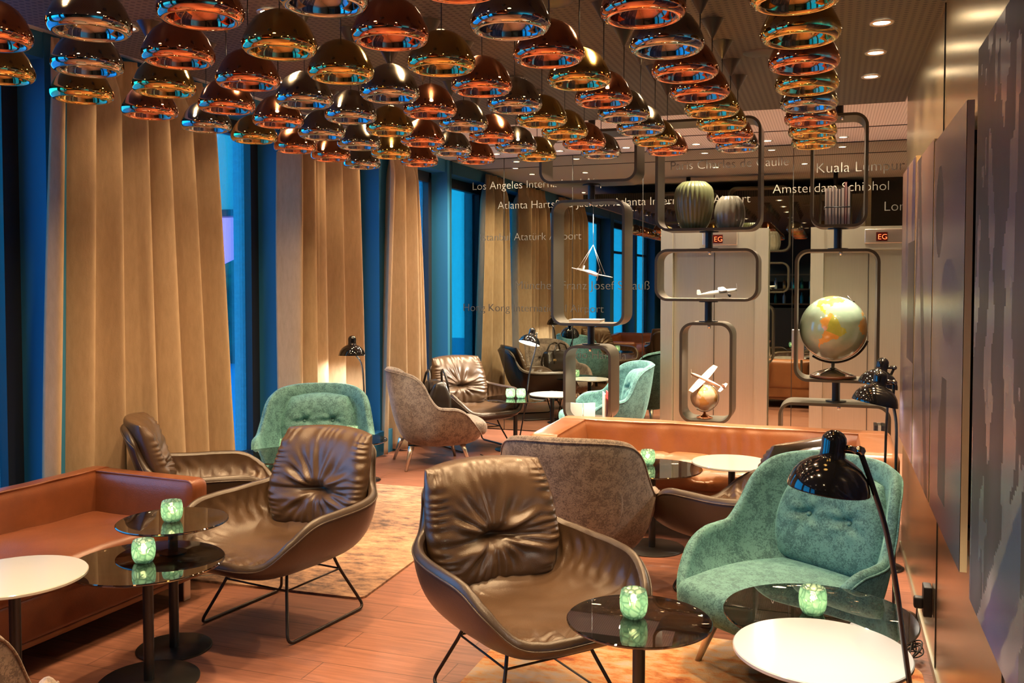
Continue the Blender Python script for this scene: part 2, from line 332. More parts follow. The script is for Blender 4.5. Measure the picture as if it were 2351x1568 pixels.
# ---- curtains
def curtain(y0b, y1b, y0t, y1t, label, seed, folds):
    rnd = random.Random(seed); ph = [rnd.uniform(0, TAU) for _ in range(4)]; am = [rnd.uniform(.7, 1.2) for _ in range(folds + 2)]
    def P(i, j):
        u = i / 239; v = j / 47; z = 2.96 - v * 2.94; k_ = v ** .8
        a, b = y0t + (y0b - y0t) * k_, y1t + (y1b - y1t) * k_
        uu = u + .012 * math.sin(TAU * u * 2.3 + ph[0])
        w = TAU * folds * uu + .35 * math.sin(2.2 * v + ph[1] + u * 7)
        A = (.04 + .06 * sst(0, .12, v) + .02 * v) * am[int(u * folds)] if u < 1 else .05
        x = -3.99 + A * math.sin(w) + .010 * math.sin(1.7 * w + ph[2]) + .02 * math.sin(TAU * u * 1.3 + ph[3]) * v
        if v < .06: x = -3.99 + A * math.sin(w) * .7 + .008 * math.sin(4 * w)
        return (x, a + (b - a) * u + .012 * math.cos(w), z)
    mb = MB().grid(P, 240, 48); o = mb.build('curtain', M['curtain']); md = o.modifiers.new('t', 'SOLIDIFY'); md.thickness = .004
    return tag(o, label, 'curtain', 'floor length window curtains')
curtain(3.73, 5.50, 3.86, 5.25, 'wide beige floor length curtain behind the left brown sofa', 3, 7)
curtain(6.04, 7.32, 6.12, 7.20, 'beige curtain hanging behind the teal armchair and black floor lamp', 5, 5)
curtain(7.66, 8.75, 7.88, 8.48, 'beige curtain nearest the mirror wall behind the grey armchair', 8, 4)

# ---- mirror wall, lettering, lift doors
mw = thing('mirror_wall', 'dark tinted wall mirror with airport names reflecting the whole lounge', 'mirror', (0, 0, 0))
MB().box((-1.3, YM + .015, 1.5), (6.0, .03, 2.98)).build('mirror_glass', M['mirror'], mw, smooth=False)
sm = MB()
for x in (-3.4, -2.62, -1.86, -.36): sm.box((x, YM - .001, 1.5), (.006, .006, 2.98))
sm.build('joint', M['black'], mw, smooth=False)
def text(s, x0, x1, z, y, size, m, parent, name='lettering'):
    cu = bpy.data.curves.new(name, 'FONT'); cu.body = s; cu.size = size; cu.extrude = .0005; cu.offset = -.0018; cu.materials.append(m)
    o = bpy.data.objects.new(name, cu); COL.objects.link(o); o.parent = parent; o.location = (x0, y, z); o.rotation_euler = (PI / 2, 0, 0)
    bpy.context.view_layer.update()
    w = o.dimensions.x
    if x1 and w > 0: o.scale = ((x1 - x0) / w,) * 2 + (1,)
    return o
for s_, a, b, z in (('Los Angeles International Airport', -3.78, -2.117, 2.66), ('Atlanta Hartsfield-Jackson Atlanta International Airport', -3.476, -.773, 2.44), ('Istanbul Atatürk Airport', -3.687, -2.531, 2.094),
    ('München Franz Josef Strauß', -3.279, -1.798, 1.559), ('Hong Kong International Airport', -3.892, -2.285, 1.314), ('Tokio Haneda', -2.75, -2.03, .82), ('Singapore Changi Airport', -3.45, -2.12, .373),
    ('Paris Charles de Gaulle', -1.583, -.416, 2.794), ('Kuala Lumpur Int.', -.154, .86, 2.708), ('Amsterdam Schiphol', -.559, .513, 2.521), ('London Heathrow', .469, 1.45, 2.322)):
    text(s_, a, b, z, YM - .004, .12, M['lettering'], mw)
def lift(x0, x1, label):
    t = thing('lift_door', label, 'lift', ((x0 + x1) / 2, YM - .1, 0)); w = x1 - x0; h = 2.17; dw = w - .24
    for s_ in (-1, 1): MB().box((s_ * (w / 2 - .06), 0, h / 2), (.12, .12, h)).build('jamb', M['steel'], t, smooth=False)
    MB().box((0, 0, 2.06), (w - .24, .1, .22)).build('header', M['steel'], t, smooth=False)
    for s_ in (-1, 1): MB().box((s_ * dw / 4, .05, .975), (dw / 2 - .006, .04, 1.95)).build('door_leaf', M['steel_door'], t, smooth=False)
    MB().box((0, .03, .975), (.004, .03, 1.95)).build('door_gap', M['black'], t, smooth=False)
    dx = .06 if x0 < -1 else .13
    d = MB().rbox((dx, -.053, 2.075), (.34, .014, .135), .006, (1, 1, 1)).build('display_plate', M['satin'], t)
    MB().box((dx - .02, -.0615, 2.07), (.1, .004, .085)).build('display', M['led_panel'], d, smooth=False)
    text('EG', dx - .057, dx + .017, 2.044, -.065, .07, M['red_led'], d, 'floor_sign')
    return t
lift(-1.642, -.585, 'brushed steel lift entrance behind the model planes with red EG display')
lift(-.187, .87, 'brushed steel lift entrance behind the big globe, red EG display above')
cb = thing('call_button_panel', 'small steel lift call button plate between the two lifts', 'button', (-.30, YM - .02, 1.02))
MB().rbox((0, 0, 0), (.12, .02, .30), .008, (1, 1, 1)).build('plate', M['satin'], cb); MB().lathe([(.0, -.02), (.018, -.02), (.02, -.01), (.02, 0)], 16).xf(Matrix.Rotation(PI / 2, 4, 'X')).build('button', M['chrome'], cb, loc=(0, -.012, 0))

# ---- photo panels on the steel wall
def print_mat(name, stops, sc=3, cs=(1, 1, .35)):
    m = mat(name, (.2, .17, .2), .27, Specular_IOR_Level=.4); c = coords(m); sp = nd(m, 'ShaderNodeSeparateXYZ'); ln(m, c, sp.inputs[0])
    n_ = nd(m, 'ShaderNodeTexNoise', Scale=float(sc), Detail=5.); ln(m, coords(m, cs), n_.inputs['Vector'])
    a = nd(m, 'ShaderNodeMath', operation='MULTIPLY_ADD'); ln(m, n_.outputs['Fac'], a.inputs[0]); a.inputs[1].default_value = .3
    r_ = nd(m, 'ShaderNodeMapRange'); ln(m, sp.outputs['Z'], r_.inputs[0]); r_.inputs[1].default_value = 0; r_.inputs[2].default_value = 1.5; ln(m, r_.outputs[0], a.inputs[2])
    ln(m, ramp(m, a.outputs[0], stops), bsdf(m).inputs['Base Color']); return m
M['gold_edge'] = mat('gold_painted_edge', (.60, .42, .20), .45)
PB = print_mat('dusk_photo_print', [(.1, (.060, .045, .055)), (.4, (.085, .066, .085)), (.55, (.20, .15, .13)), (.7, (.085, .07, .125)), (1, (.16, .10, .09))])
PD = mat('dark_photo_print', (.04, .03, .036), .4, Specular_IOR_Level=.25); noisy(PD, 5, [(.3, (.02, .016, .02)), (.7, (.06, .045, .055))], 4, cs=(1, 1, .3))
PL = mat('pale_photo_print', (.33, .29, .32), .27, Specular_IOR_Level=.4); noisy(PL, 5, [(.3, (.09, .075, .085)), (.7, (.17, .14, .14))], 4, cs=(1, 1, .3))
PV = mat('violet_photo_print', (.045, .035, .085), .27, Specular_IOR_Level=.4)
def nz(y, z, s_): return noise.noise(Vector((y * s_, z * s_ * .4, s_)))
def art1(y, z):   # nearest: pale streaks over a dark field, striped aircraft tail below
    if z < .75 - (y - .35) * .9:
        q = (z + y * .9) * 9
        return 2 if int(q) % 3 == 0 else (3 if y > .6 else 1)
    n_ = nz(y, z, 7.) + .5 * nz(y, z, 17.)
    return 2 if n_ > .45 else (1 if n_ < .12 else 0)
def art2(y, z):   # propeller aircraft
    if ((y - .70) / .13) ** 2 + ((z - 1.16) / .17) ** 2 < 1: return 1
    if ((y - .38) / .24) ** 2 + ((z - .83) / .15) ** 2 < 1: return 3
    if ((y - .60) / .06) ** 2 + ((z - .62) / .20) ** 2 < 1: return 2
    if .84 < z < 1.02 + .08 * nz(y, 0, 9.): return 2
    if .1 < z < .55 and abs(y - .5 - .1 * nz(y, z, 5.)) < .10: return 1
    return 0
def art3(y, z):
    if abs((y - .2) - (z - .2) * .35) < .07: return 1
    if abs((y - .75) + (z - .9) * .3) < .05: return 1
    return 2 if nz(y, z, 6.) > .3 else 0
def art4(y, z):
    if y < .4 and .5 < z < 1.1: return 1
    return 3 if nz(y, z, 5.) > .25 else 0
def art_panel(y0, y1, z0, z1, art, label):
    t = thing('photo_panel', label, 'picture', (XR - .045, y0, z0)); w, h = y1 - y0, z1 - z0
    MB().box((.012, w / 2, h / 2), (.02, w, h)).build('backing', M['gold_edge'], t, smooth=False)
    nu, nv = 70, 110; mb = MB(); vs = [(0, w * i / nu, h * j / nv) for j in range(nv + 1) for i in range(nu + 1)]
    fs = []; mi = []
    for j in range(nv):
        for i in range(nu):
            a = j * (nu + 1) + i; fs.append((a, a + nu + 1, a + nu + 2, a + 1)); mi.append(art(w * (i + .5) / nu, h * (j + .5) / nv))
    mb.v = vs; mb.f = fs; mb.mi = mi
    o = mb.build('print', [PB, PD, PL, PV], t, smooth=False); o.location.x = .0
    MB().box((-.004, w / 2, h / 2), (.003, .0, .0)) if 0 else None
    for z in (.1, h - .1):
        for y in (.1, w - .1): MB().box((.032, y, z), (.02, .04, .04)).build('standoff', M['black'], t, smooth=False)
    return t
art_panel(1.55, 2.88, .74, 2.30, art1, 'large dim photo panel nearest the camera on the steel wall')
art_panel(3.10, 4.00, .75, 2.20, art2, 'photo panel of a propeller aircraft on the steel wall')
art_panel(4.04, 4.83, .75, 2.22, art3, 'photo panel with dark diagonal struts, third along the steel wall')
art_panel(4.87, 5.72, .75, 2.26, art4, 'photo panel farthest along the steel wall near the lifts')

# ------------------------------------------------------------------ ceiling fittings
ORD = ['first', 'second', 'third', 'fourth', 'fifth', 'sixth', 'seventh', 'eighth', 'ninth']
CNAME = {'C': 'copper', 'G': 'gold', 'S': 'silver'}
rows = ['GGCSGCGG', 'SCGGCCSC', 'CGSSCGCSC', 'SCGGSCGCS', 'GSCSCSGGC', 'CSCGSSCCS', 'CGSSCCGSC', 'SCCGSCGG']
xs = [-.095, -.497, -.885, -1.27, -1.66, -2.05, -2.43, -2.83]
prof = [(.010, .108), (.03, .105), (.055, .094), (.078, .077), (.097, .051), (.1065, .031), (.1145, .014), (.1178, .001), (.1172, -.010), (.114, -.019), (.106, -.027), (.097, -.030), (.090, -.027), (.087, -.020), (.086, -.008), (.080, .006), (.066, .028), (.045, .05), (.026, .062), (.012, .066)]
protos = {}
def pendant(c_, loc, label):
    if c_ in protos: return copy_tree(protos[c_], loc, 0, label)
    t = thing('pendant_lamp', label, 'lamp', loc, 0, 'mirrored pendant lamps')
    MB().lathe(prof, 56).build('shade', M[c_], t)
    MB().lathe([(.0, .30), (.005, .30), (.048, .379), (.05, .38), (0, .38)], 28).build('canopy', M['black'], t)
    MB().tube([(0, 0, .106), (0, 0, .305)], .0022, 6).build('cord', M['black'], t)
    MB().lathe([(.0, .012), (.010, .016), (.0145, .03), (.012, .046), (.009, .062), (0, .064)], 14).build('bulb', M['bulb'], t)
    protos[c_] = t; return t
for ci, (x, r_) in enumerate(zip(xs, rows)):
    for k, c_ in enumerate(r_):
        pendant(c_, (x, 5.22 - .385 * k, 2.40), '%s mirrored dome pendant lamp, %s from the back in the %s row from steel wall' % (CNAME[c_], ORD[k], ORD[ci]))
dl0 = None
def downlight(x, y, z, label, energy, size=120, rad=.05, grp='recessed downlights', color=(1, .66, .34)):
    global dl0
    t = thing('downlight', label, 'light', (x, y, z), 0, grp)
    if dl0 is None:
        dl0 = (MB().lathe([(.034, -.001), (.040, -.006), (.050, -.006), (.052, -.001)], 28).build('trim_ring', M['satin'], t), MB().lathe([(0, -.002), (.036, -.002)], 24).build('diffuser', M['downlight'], t))
    else:
        for p in dl0: c_ = p.copy(); COL.objects.link(c_); c_.parent = t
    spot('downlight_beam', (0, 0, -.012), energy, size, .9, color, rad, t)
    return t
E1 = 55
for y, o_ in ((5.46, 'rearmost of three'), (4.90, 'middle of three'), (4.345, 'nearest of three')):
    downlight(.197, y, 2.779, 'small recessed downlight in the dark ceiling beside steel wall, %s' % o_, E1)
for x in (-.69, -1.46, -2.24, -2.98):
    for y in (3.33, 4.49, 5.64, 1.9):
        if (x, y) != (0, 0): downlight(x, y, 2.779, 'recessed downlight in the dark ceiling among the pendant lamps', E1 * 1.3)
for x in (-.5, -1.7, -2.9):
    for y in (.3, -1.6): downlight(x, y, 2.779, 'recessed downlight in the dark ceiling among the pendant lamps', E1 * 1.3)
WL = [(.095, 'second from right'), (-.59, 'third from right'), (-1.27, 'third from left'), (-1.97, 'middle left'), (-2.67, 'second from left'), (-3.37, 'leftmost')]
for i, (x, o_) in enumerate(WL):
    downlight(x, 9.17, 2.999, 'downlight in the white ceiling before the mirror, %s of the row' % o_, 140, 150, .05, color=(1, .78, .52))
for x, e_ in ((-2.9, 90), (-1.3, 200), (-.3, 220), (.9, 220)): downlight(x, 7.9, 2.999, 'added downlight over the rear seating, brightening the white ceiling', e_, color=(1, .80, .55))  # row added to bounce light onto the white ceiling and lift doors
for y in (4.1, 4.75, 5.4, 6.5, 7.1, 7.95, 8.6): downlight(-3.58, y, 2.999, 'curtain washer downlight above the edge of the dark ceiling', 19, 100)
for x, y, l_ in ((-.337, 4.725, 'round ceiling loudspeaker in dark ceiling near the right hand pendant row'), (-1.081, 3.584, 'round ceiling loudspeaker in dark ceiling at the top of the picture')):
    t = thing('ceiling_speaker', l_, 'loudspeaker', (x, y, 2.779)); MB().lathe([(0, -.006), (.07, -.005), (.083, -.003), (.09, .0)], 36).build('grille', M['bronze_rod'], t)
struct('trim_3', MB().box((-1.6, 8.62, 2.998), (5.4, .02, .006)), M['black'])

# ------------------------------------------------------------------ display stands
def frame_loop(x0, x1, z0, z1, r=.095, th=.02, y0=0, dp=.30):
    def path(o):
        pts = []; rr = r - o
        for (cx, cz, a0) in ((x1 - r, z1 - r, 0), (x0 + r, z1 - r, 90), (x0 + r, z0 + r, 180), (x1 - r, z0 + r, 270)):
            for q in range(9): a = R(a0 + q * 90 / 8); pts.append((cx + rr * math.cos(a), cz + rr * math.sin(a)))
        return pts
    A, B = path(0), path(th); n_ = len(A); b = .003
    ring = [(A, y0 + b, 0), (A, y0 + dp - b, 0), (A, y0 + dp, 1), (B, y0 + dp, 0), (B, y0, 0), (A, y0, 1)]
    mb = MB(); mb.grid(lambda i, j: ((A if j in (0, 1, 5 - 5) else B)[i][0], (y0, y0 + dp, y0 + dp, y0, y0)[j], (A if j in (0, 1, 4) else B)[i][1]) if j != 4 else (A[i][0], y0, A[i][1]), n_, 5, True)
    return mb
def stand(label, xc, frames, z_top, z_floor_from):
    t = thing('display_stand', label, 'shelf', (0, 6.8, 0)); fr = sorted(frames, key=lambda f: -f[3])
    for (x0, x1, z0, z1) in fr: frame_loop(x0, x1, z0, z1).build('shelf_frame', M['shelf_metal'], t, smooth='auto')
    tops = [z_top] + [f[2] for f in fr]; bots = [f[3] for f in fr] + [0.]
    for a, b in zip(tops, bots):
        p = MB().lathe([(.028, b), (.028, a)], 24, (xc, .15, 0), cap=True).build('post', M['black'], t, smooth='auto')
        for z in (a - .004, b + .004):
            if z < 2.99: MB().lathe([(.001, z - .004), (.07, z - .004), (.07, z + .004), (.001, z + .004)], 28, (xc, .15, 0)).build('flange', M['black'], p, smooth='auto')
    for (x0, x1, z0, z1) in fr:
        MB().lathe([(.001, z1 - .045), (.009, z1 - .045), (.012, z1 - .03), (.012, z1 - .02), (.001, z1 - .02)], 16, (xc + .02, .035, 0)).build('spotlight', M['chrome'], t)
        if z1 - z0 > .2: spot('shelf_spot', (xc + .02, .035, z1 - .05), 20, 110, .6, (1, .86, .66), .012, t, (0, .12, -1))
    return t
FA = [(-2.145, -1.379, 2.399, 2.80), (-2.049, -1.47, 1.305, 2.272), (-1.949, -1.572, .56, 1.152)]
FB = [(-1.241, -.48, 2.019, 2.838), (-1.242, -.491, 1.50, 1.887), (-1.054, -.67, .60, 1.344)]
FC = [(-.144, .237, 2.026, 2.818), (-.243, .324, .935, 1.875), (-.345, .405, .40, .785)]
stand('left display stand of stacked bronze frames holding the hanging model plane', -1.765, FA, 3.0, 0)
stand('middle display stand of stacked bronze frames holding vases and model planes', -.862, FB, 3.0, 0)
stand('right display stand of stacked bronze frames holding the large globe', .045, FC, 3.0, 0)

# ---- things on the stands
def vase(label, h, prof_, nrib, loc, m, amp):
    n_ = 20 * nrib // 4
    def P(i, j):
        z = j / 30; r_ = crom(prof_, z); rr = r_.x * (1 + amp * abs(math.sin(PI * nrib * i / (nrib * 6))) - amp * .5)
        a = TAU * i / (nrib * 6); return (rr * math.cos(a), rr * math.sin(a), r_.z * h)
    mb = MB().grid(P, nrib * 6, 31, True); o = mb
    # closed floor
    n6 = nrib * 6; o.f.append(tuple(range(n6 - 1, -1, -1))); o.mi.append(0)
    rim = crom(prof_, 1).x
    ob = o.build('vase', m, loc=loc); ob.modifiers.new('t', 'SOLIDIFY').thickness = .006; return tag(ob, label, 'vase', 'ribbed vases in the middle stand')
M['vase_a'] = mat('olive_glass', (.23, .24, .11), .25, Coat_Weight=.4); M['vase_b'] = mat('taupe_glaze', (.28, .24, .17), .28, Coat_Weight=.4); noisy(M['vase_b'], 9, [(.3, (.20, .17, .11)), (.7, (.36, .32, .24))], 4)
vase('tall olive green ribbed vase, the larger one in the middle stand', .35, [(.085, 0, 0), (.115, 0, .15), (.138, 0, .45), (.142, 0, .7), (.128, 0, .88), (.085, 0, 1)], 26, (-.975, 6.95, 2.039), M['vase_a'], .07)
vase('smaller taupe ribbed vase beside the tall olive vase', .235, [(.085, 0, 0), (.104, 0, .2), (.110, 0, .45), (.102, 0, .7), (.085, 0, .88), (.062, 0, 1)], 14, (-.712, 6.95, 2.039), M['vase_b'], .06)
def books_upright(x, y, z, specs, lab, grp):
    for (w, h, cm, l_) in specs:
        t = thing('book', l_, 'book', (x + w / 2, y, z), 0, grp)
        MB().box((0, 0, h / 2), (w - .006, .17, h - .008)).build('pages', M['paper'], t, smooth=False)
        c_ = MB(); 
        for s_ in (-1, 1): c_.box((s_ * (w / 2 - .0015), .003, h / 2), (.003, .18, h))
        c_.box((0, .0915, h / 2), (w, .003, h)); c_.build('cover', M[cm], t, smooth=False)
        x += w + .001
bs = [(.020, .262, 'cover_w'), (.026, .266, 'cover_d'), (.016, .272, 'cover_w'), (.022, .258, 'cover_d'), (.018, .255, 'cover_d'), (.024, .262, 'cover_d'), (.014, .30, 'cover_r'), (.022, .268, 'cover_d')]
books_upright(-.045, 6.95, 2.046, [(w, h, c_, '%s book in the strapped row on the right stand, %s from left' % ('red topped' if c_ == 'cover_r' else 'pale page edged', ORD[i])) for i, (w, h, c_) in enumerate(bs)], '', 'strapped books on the right stand')
tag(MB().tube([(-.05, 6.86, 2.17), (.125, 6.86, 2.17), (.125, 7.045, 2.17), (-.05, 7.045, 2.17)], .004, 6, True).build('strap', M['black']), 'thin black strap around the row of standing books', 'strap')
def flat_book(x, y, z, w, d, h, rz, label, cm='paper_w'):
    t = thing('book', label, 'book', (x, y, z), rz)
    MB().box((0, 0, h / 2), (w - .008, d - .008, h - .004)).build('pages', M['paper'], t, smooth=False)
    MB().box((0, 0, h - .0015), (w, d, .003)).box((0, 0, .0015), (w, d, .003)).box((0, d / 2 - .0015, h / 2), (w, .003, h)).build('cover', M[cm], t, smooth=False)
flat_book(-1.80, 6.95, 1.325, .25, .19, .026, .05, 'closed white book lying below the hanging model plane')
t = thing('open_book', 'white open book propped upright at the foot of left stand', 'book', (-1.83, 6.95, .58), .3)
for s_ in (-1, 1): MB().box((s_ * .05, 0, .055), (.10, .01, .11), rot=s_ * .45).build('page_block', M['paper_w'], t, smooth=False)
x = -1.66
for i, l_ in enumerate(('leftmost', 'middle', 'rightmost')):
    t = thing('magazine', 'thin reddish magazine standing in the foot of left stand, %s of three' % l_, 'magazine', (x, 6.95, .58), .35, 'magazines in the left stand'); x += .028
    MB().box((0, 0, .1), (.008, .16, .2 + .02 * i)).build('cover', M['cover_r'] if i % 2 else M['cover_w'], t, smooth=False); MB().box((0, 0, .1), (.006, .165, .19 + .02 * i)).build('pages', M['paper'], t, smooth=False)
for i in range(4):
    tag(MB().box((.31 + .024 * i, 6.92, .53), (.02, .16, .22)).build('book', M['cover_w'] if i % 2 else M['cover_d'], smooth=False), '%s upright book in the low right stand beside black lamp stem, behind the sofa' % ORD[i], 'book', 'books in the low right stand')
# globes: land masses are faces of the sphere
SA = [(-80, 0), (-77, 8), (-72, 12), (-62, 10), (-52, 5), (-48, 0), (-35, -6), (-39, -14), (-41, -22), (-48, -27), (-57, -37), (-65, -42), (-68, -50), (-68, -55), (-74, -51), (-73, -38), (-71, -20), (-76, -14), (-81, -5)]
NA = [(-80, 8), (-83, 15), (-88, 17), (-91, 20), (-97, 22), (-97, 28), (-84, 30), (-80, 26), (-76, 36), (-68, 44), (-60, 48), (-62, 58), (-78, 62), (-95, 60), (-95, 70), (-125, 70), (-165, 68), (-160, 58), (-135, 58), (-124, 45), (-115, 30), (-105, 20), (-92, 14)]
AF = [(-17, 14), (-16, 22), (-6, 35), (10, 37), (32, 31), (43, 11), (51, 11), (40, -4), (40, -16), (32, -28), (20, -35), (12, -17), (9, 4), (-8, 5)]
EU = [(-9, 37), (-9, 43), (-1, 46), (-4, 49), (8, 54), (10, 60), (25, 71), (60, 70), (60, 45), (30, 40), (20, 38), (3, 42)]
def inside(P_, x, y):
    c_ = False; j = len(P_) - 1
    for i in range(len(P_)):
        if (P_[i][1] > y) != (P_[j][1] > y) and x < (P_[j][0] - P_[i][0]) * (y - P_[i][1]) / (P_[j][1] - P_[i][1]) + P_[i][0]: c_ = not c_
        j = i
    return c_
def globe_mesh(rad, center_lon, nu=180, nv=90):
    mb = MB(); vs = []
    for j in range(nv + 1):
        for i in range(nu):
            la = PI * (j / nv - .5); lo = TAU * i / nu; vs.append((rad * math.cos(la) * math.cos(lo), rad * math.cos(la) * math.sin(lo), rad * math.sin(la)))
    for j in range(nv):
        for i in range(nu):
            la = 180 * ((j + .5) / nv - .5); lo = (360 * (i + .5) / nu + center_lon + 180) % 360 - 180
            wx = 3.5 * noise.noise(Vector((lo * .12, la * .12, 3))); wy = 3.5 * noise.noise(Vector((lo * .12, la * .12, 8)))
            k = 0
            for P_ in (SA, NA, AF, EU):
                if inside(P_, lo + wx, la + wy):
                    k = 1 if noise.noise(Vector((lo * .055, la * .055, 1.7))) > -.02 else 2
                    if P_ is SA: k = 2 if (lo + wx < -68 or la < -18) else 1
                    if P_ is AF: k = 2
            mb.f.append((j * nu + i, j * nu + (i + 1) % nu, (j + 1) * nu + (i + 1) % nu, (j + 1) * nu + i)); mb.mi.append(k)
    mb.v = vs; return mb
def oc(name, c1, c2): m_ = mat(name, c1, .16, Coat_Weight=.6, Coat_Roughness=.05); noisy(m_, 14, [(.3, c1), (.7, c2)], 5); return m_
GO = oc('globe_sea', (.24, .34, .24), (.30, .38, .27)); GG = oc('globe_green_land', (.30, .32, .04), (.40, .38, .06)); GY = oc('globe_orange_land', (.55, .24, .04), (.62, .34, .08))
G2O = oc('tan_globe_sea', (.52, .36, .22), (.60, .44, .28)); G2L = oc('tan_globe_land', (.50, .26, .07), (.55, .32, .10))
def arc(rad, a0, a1, n_=24, plane='XZ'): return [(rad * math.cos(R(a0 + (a1 - a0) * i / n_)), 0, rad * math.sin(R(a0 + (a1 - a0) * i / n_))) for i in range(n_ + 1)]
gb = thing('globe', 'large pale green globe showing South America on dark base in right stand', 'globe', (.022, 6.95, .955))
gs = globe_mesh(.232, 0).build('sphere', [GO, GG, GY], gb); gs.location = (0, 0, .355); gs.rotation_mode = 'ZXY'; gs.rotation_euler = (R(-12), R(23), R(-90 + 56))
MB().tube(arc(.245, -125, -20) , [.008] * 25, 8).build('meridian', M['bronze_rod'], gb, loc=(0, 0, .355))
MB().tube([(.09, 0, .255 + .335), (.12, 0, .55), (.14, 0, .545)], .006, 8).build('axis_pin', M['bronze_rod'], gb)
MB().lathe([(.0, .0), (.150, .0), (.155, .012), (.145, .025), (.10, .045), (.04, .065), (.014, .075), (.012, .11), (0, .11)], 40).build('base', M['chrome'], gb)
MB().lathe([(.148, .001), (.16, .004), (.158, .02), (.146, .024)], 40).build('base_rim', M['wood_dark'], gb)
sg = thing('globe', 'small tan globe with copper base in the lowest middle stand frame', 'globe', (-.885, 6.95, .62))
s2 = globe_mesh(.101, 60, 90, 45).build('sphere', [G2O, G2L, G2L], sg); s2.location = (-.005, 0, .155); s2.rotation_mode = 'ZXY'; s2.rotation_euler = (R(4), R(20), R(40))
MB().tube(arc(.108, -120, 55), .004, 6).build('meridian', M['satin'], sg, loc=(-.005, 0, .155))
MB().lathe([(0, 0), (.062, 0), (.06, .008), (.03, .02), (.012, .03), (.008, .048), (0, .05)], 28).build('base', M['C'], sg)
def model_plane(label, loc, rot, sc, m, high=True, wheels=True):
    t = thing('model_plane', label, 'model', loc); t.rotation_euler = rot; t.scale = (sc,) * 3
    def fus(i, j):
        v = j / 16; x = -.5 + v; r_ = .055 * (math.sin(PI * min(1, (v + .06) * .75)) ** .6) * (1 if v > .3 else .35 + .65 * v / .3); r_ = max(.004, r_ * (.8 if j == 16 else 1)); a = TAU * i / 16
        return (x, r_ * .8 * math.cos(a), r_ * math.sin(a) + .01 * (1 - v))
    f = MB().grid(fus, 16, 17, True); f.f.append(tuple(range(15, -1, -1))); f.f.append(tuple(range(16 * 16, 16 * 17))); f.mi += [0, 0]; f.build('fuselage', m, t)
    zz = .055 if high else 0
    MB().rbox((.14, 0, zz), (.20, 1.15, .016), .0075, (6, 24, 1), lambda p, n_: Vector((p.x * (1 - .35 * abs(p.y / .57) ** 3), p.y, p.z + .03 * abs(p.y)))).build('wing', m, t)
    MB().rbox((-.45, 0, .02), (.11, .36, .01), .0045, (4, 8, 1), lambda p, n_: Vector((p.x * (1 - .4 * abs(p.y / .18) ** 2), p.y, p.z))).build('tailplane', m, t)
    MB().rbox((-.46, 0, .07), (.11, .01, .13), .0045, (4, 1, 5), lambda p, n_: Vector((p.x * (1 - .4 * max(0, p.z / .065)) - .02 * p.z, p.y, p.z))).build('fin', m, t)
    pr = MB().rbox((.51, 0, .01), (.008, .022, .30), .004, (1, 1, 8)); pr.lathe([(.001, -.02), (.02, -.01), (.022, .01), (.001, .03)], 12) if 0 else None; pr.build('propeller', M['silver_model'], t)
    if wheels:
        for s_ in (-1, 1):
            w = MB().lathe([(.001, -.012), (.03, -.012), (.036, -.006), (.036, .006), (.03, .012), (.001, .012)], 18).xf(Matrix.Translation((.30, s_ * .10, -.115)) @ Matrix.Rotation(PI / 2, 4, 'X')); w.build('wheel', M['black'], t)
            MB().tube([(.24, s_ * .03, -.02), (.30, s_ * .095, -.11)], .006, 6).build('strut', M['silver_model'], t)
    return t
model_plane('white model plane hung on threads inside the tallest left stand frame', (-1.775, 6.95, 1.715), (R(-12), R(8), R(-52)), .30, M['white_model'], False, False)
th = MB().tube([(-1.745, 6.93, 2.235), (-1.745, 6.93, 1.93)], .0016, 5)
for dx, dy in ((-.10, -.04), (-.075, 0), (-.09, .03), (.10, -.03), (.115, .02)): th.tube([(-1.745, 6.93, 1.93), (-1.775 + dx, 6.95 + dy, 1.73 if dx < 0 else 1.70)], .0012, 5)
tag(th.build('suspension_thread', M['white_model']), 'white threads suspending the white model plane from its frame', 'thread')
model_plane('silver high winged model plane standing in the wide middle stand frame', (-.80, 6.95, 1.5635), (R(4), R(-8), R(10)), .29, M['silver_model'])
mp = model_plane('copper coloured model plane mounted above the small tan globe', (-.86, 6.93, .90), (R(38), R(4), R(155)), .29, M['rose_model'], False, False); mp.rotation_mode = 'ZXY'

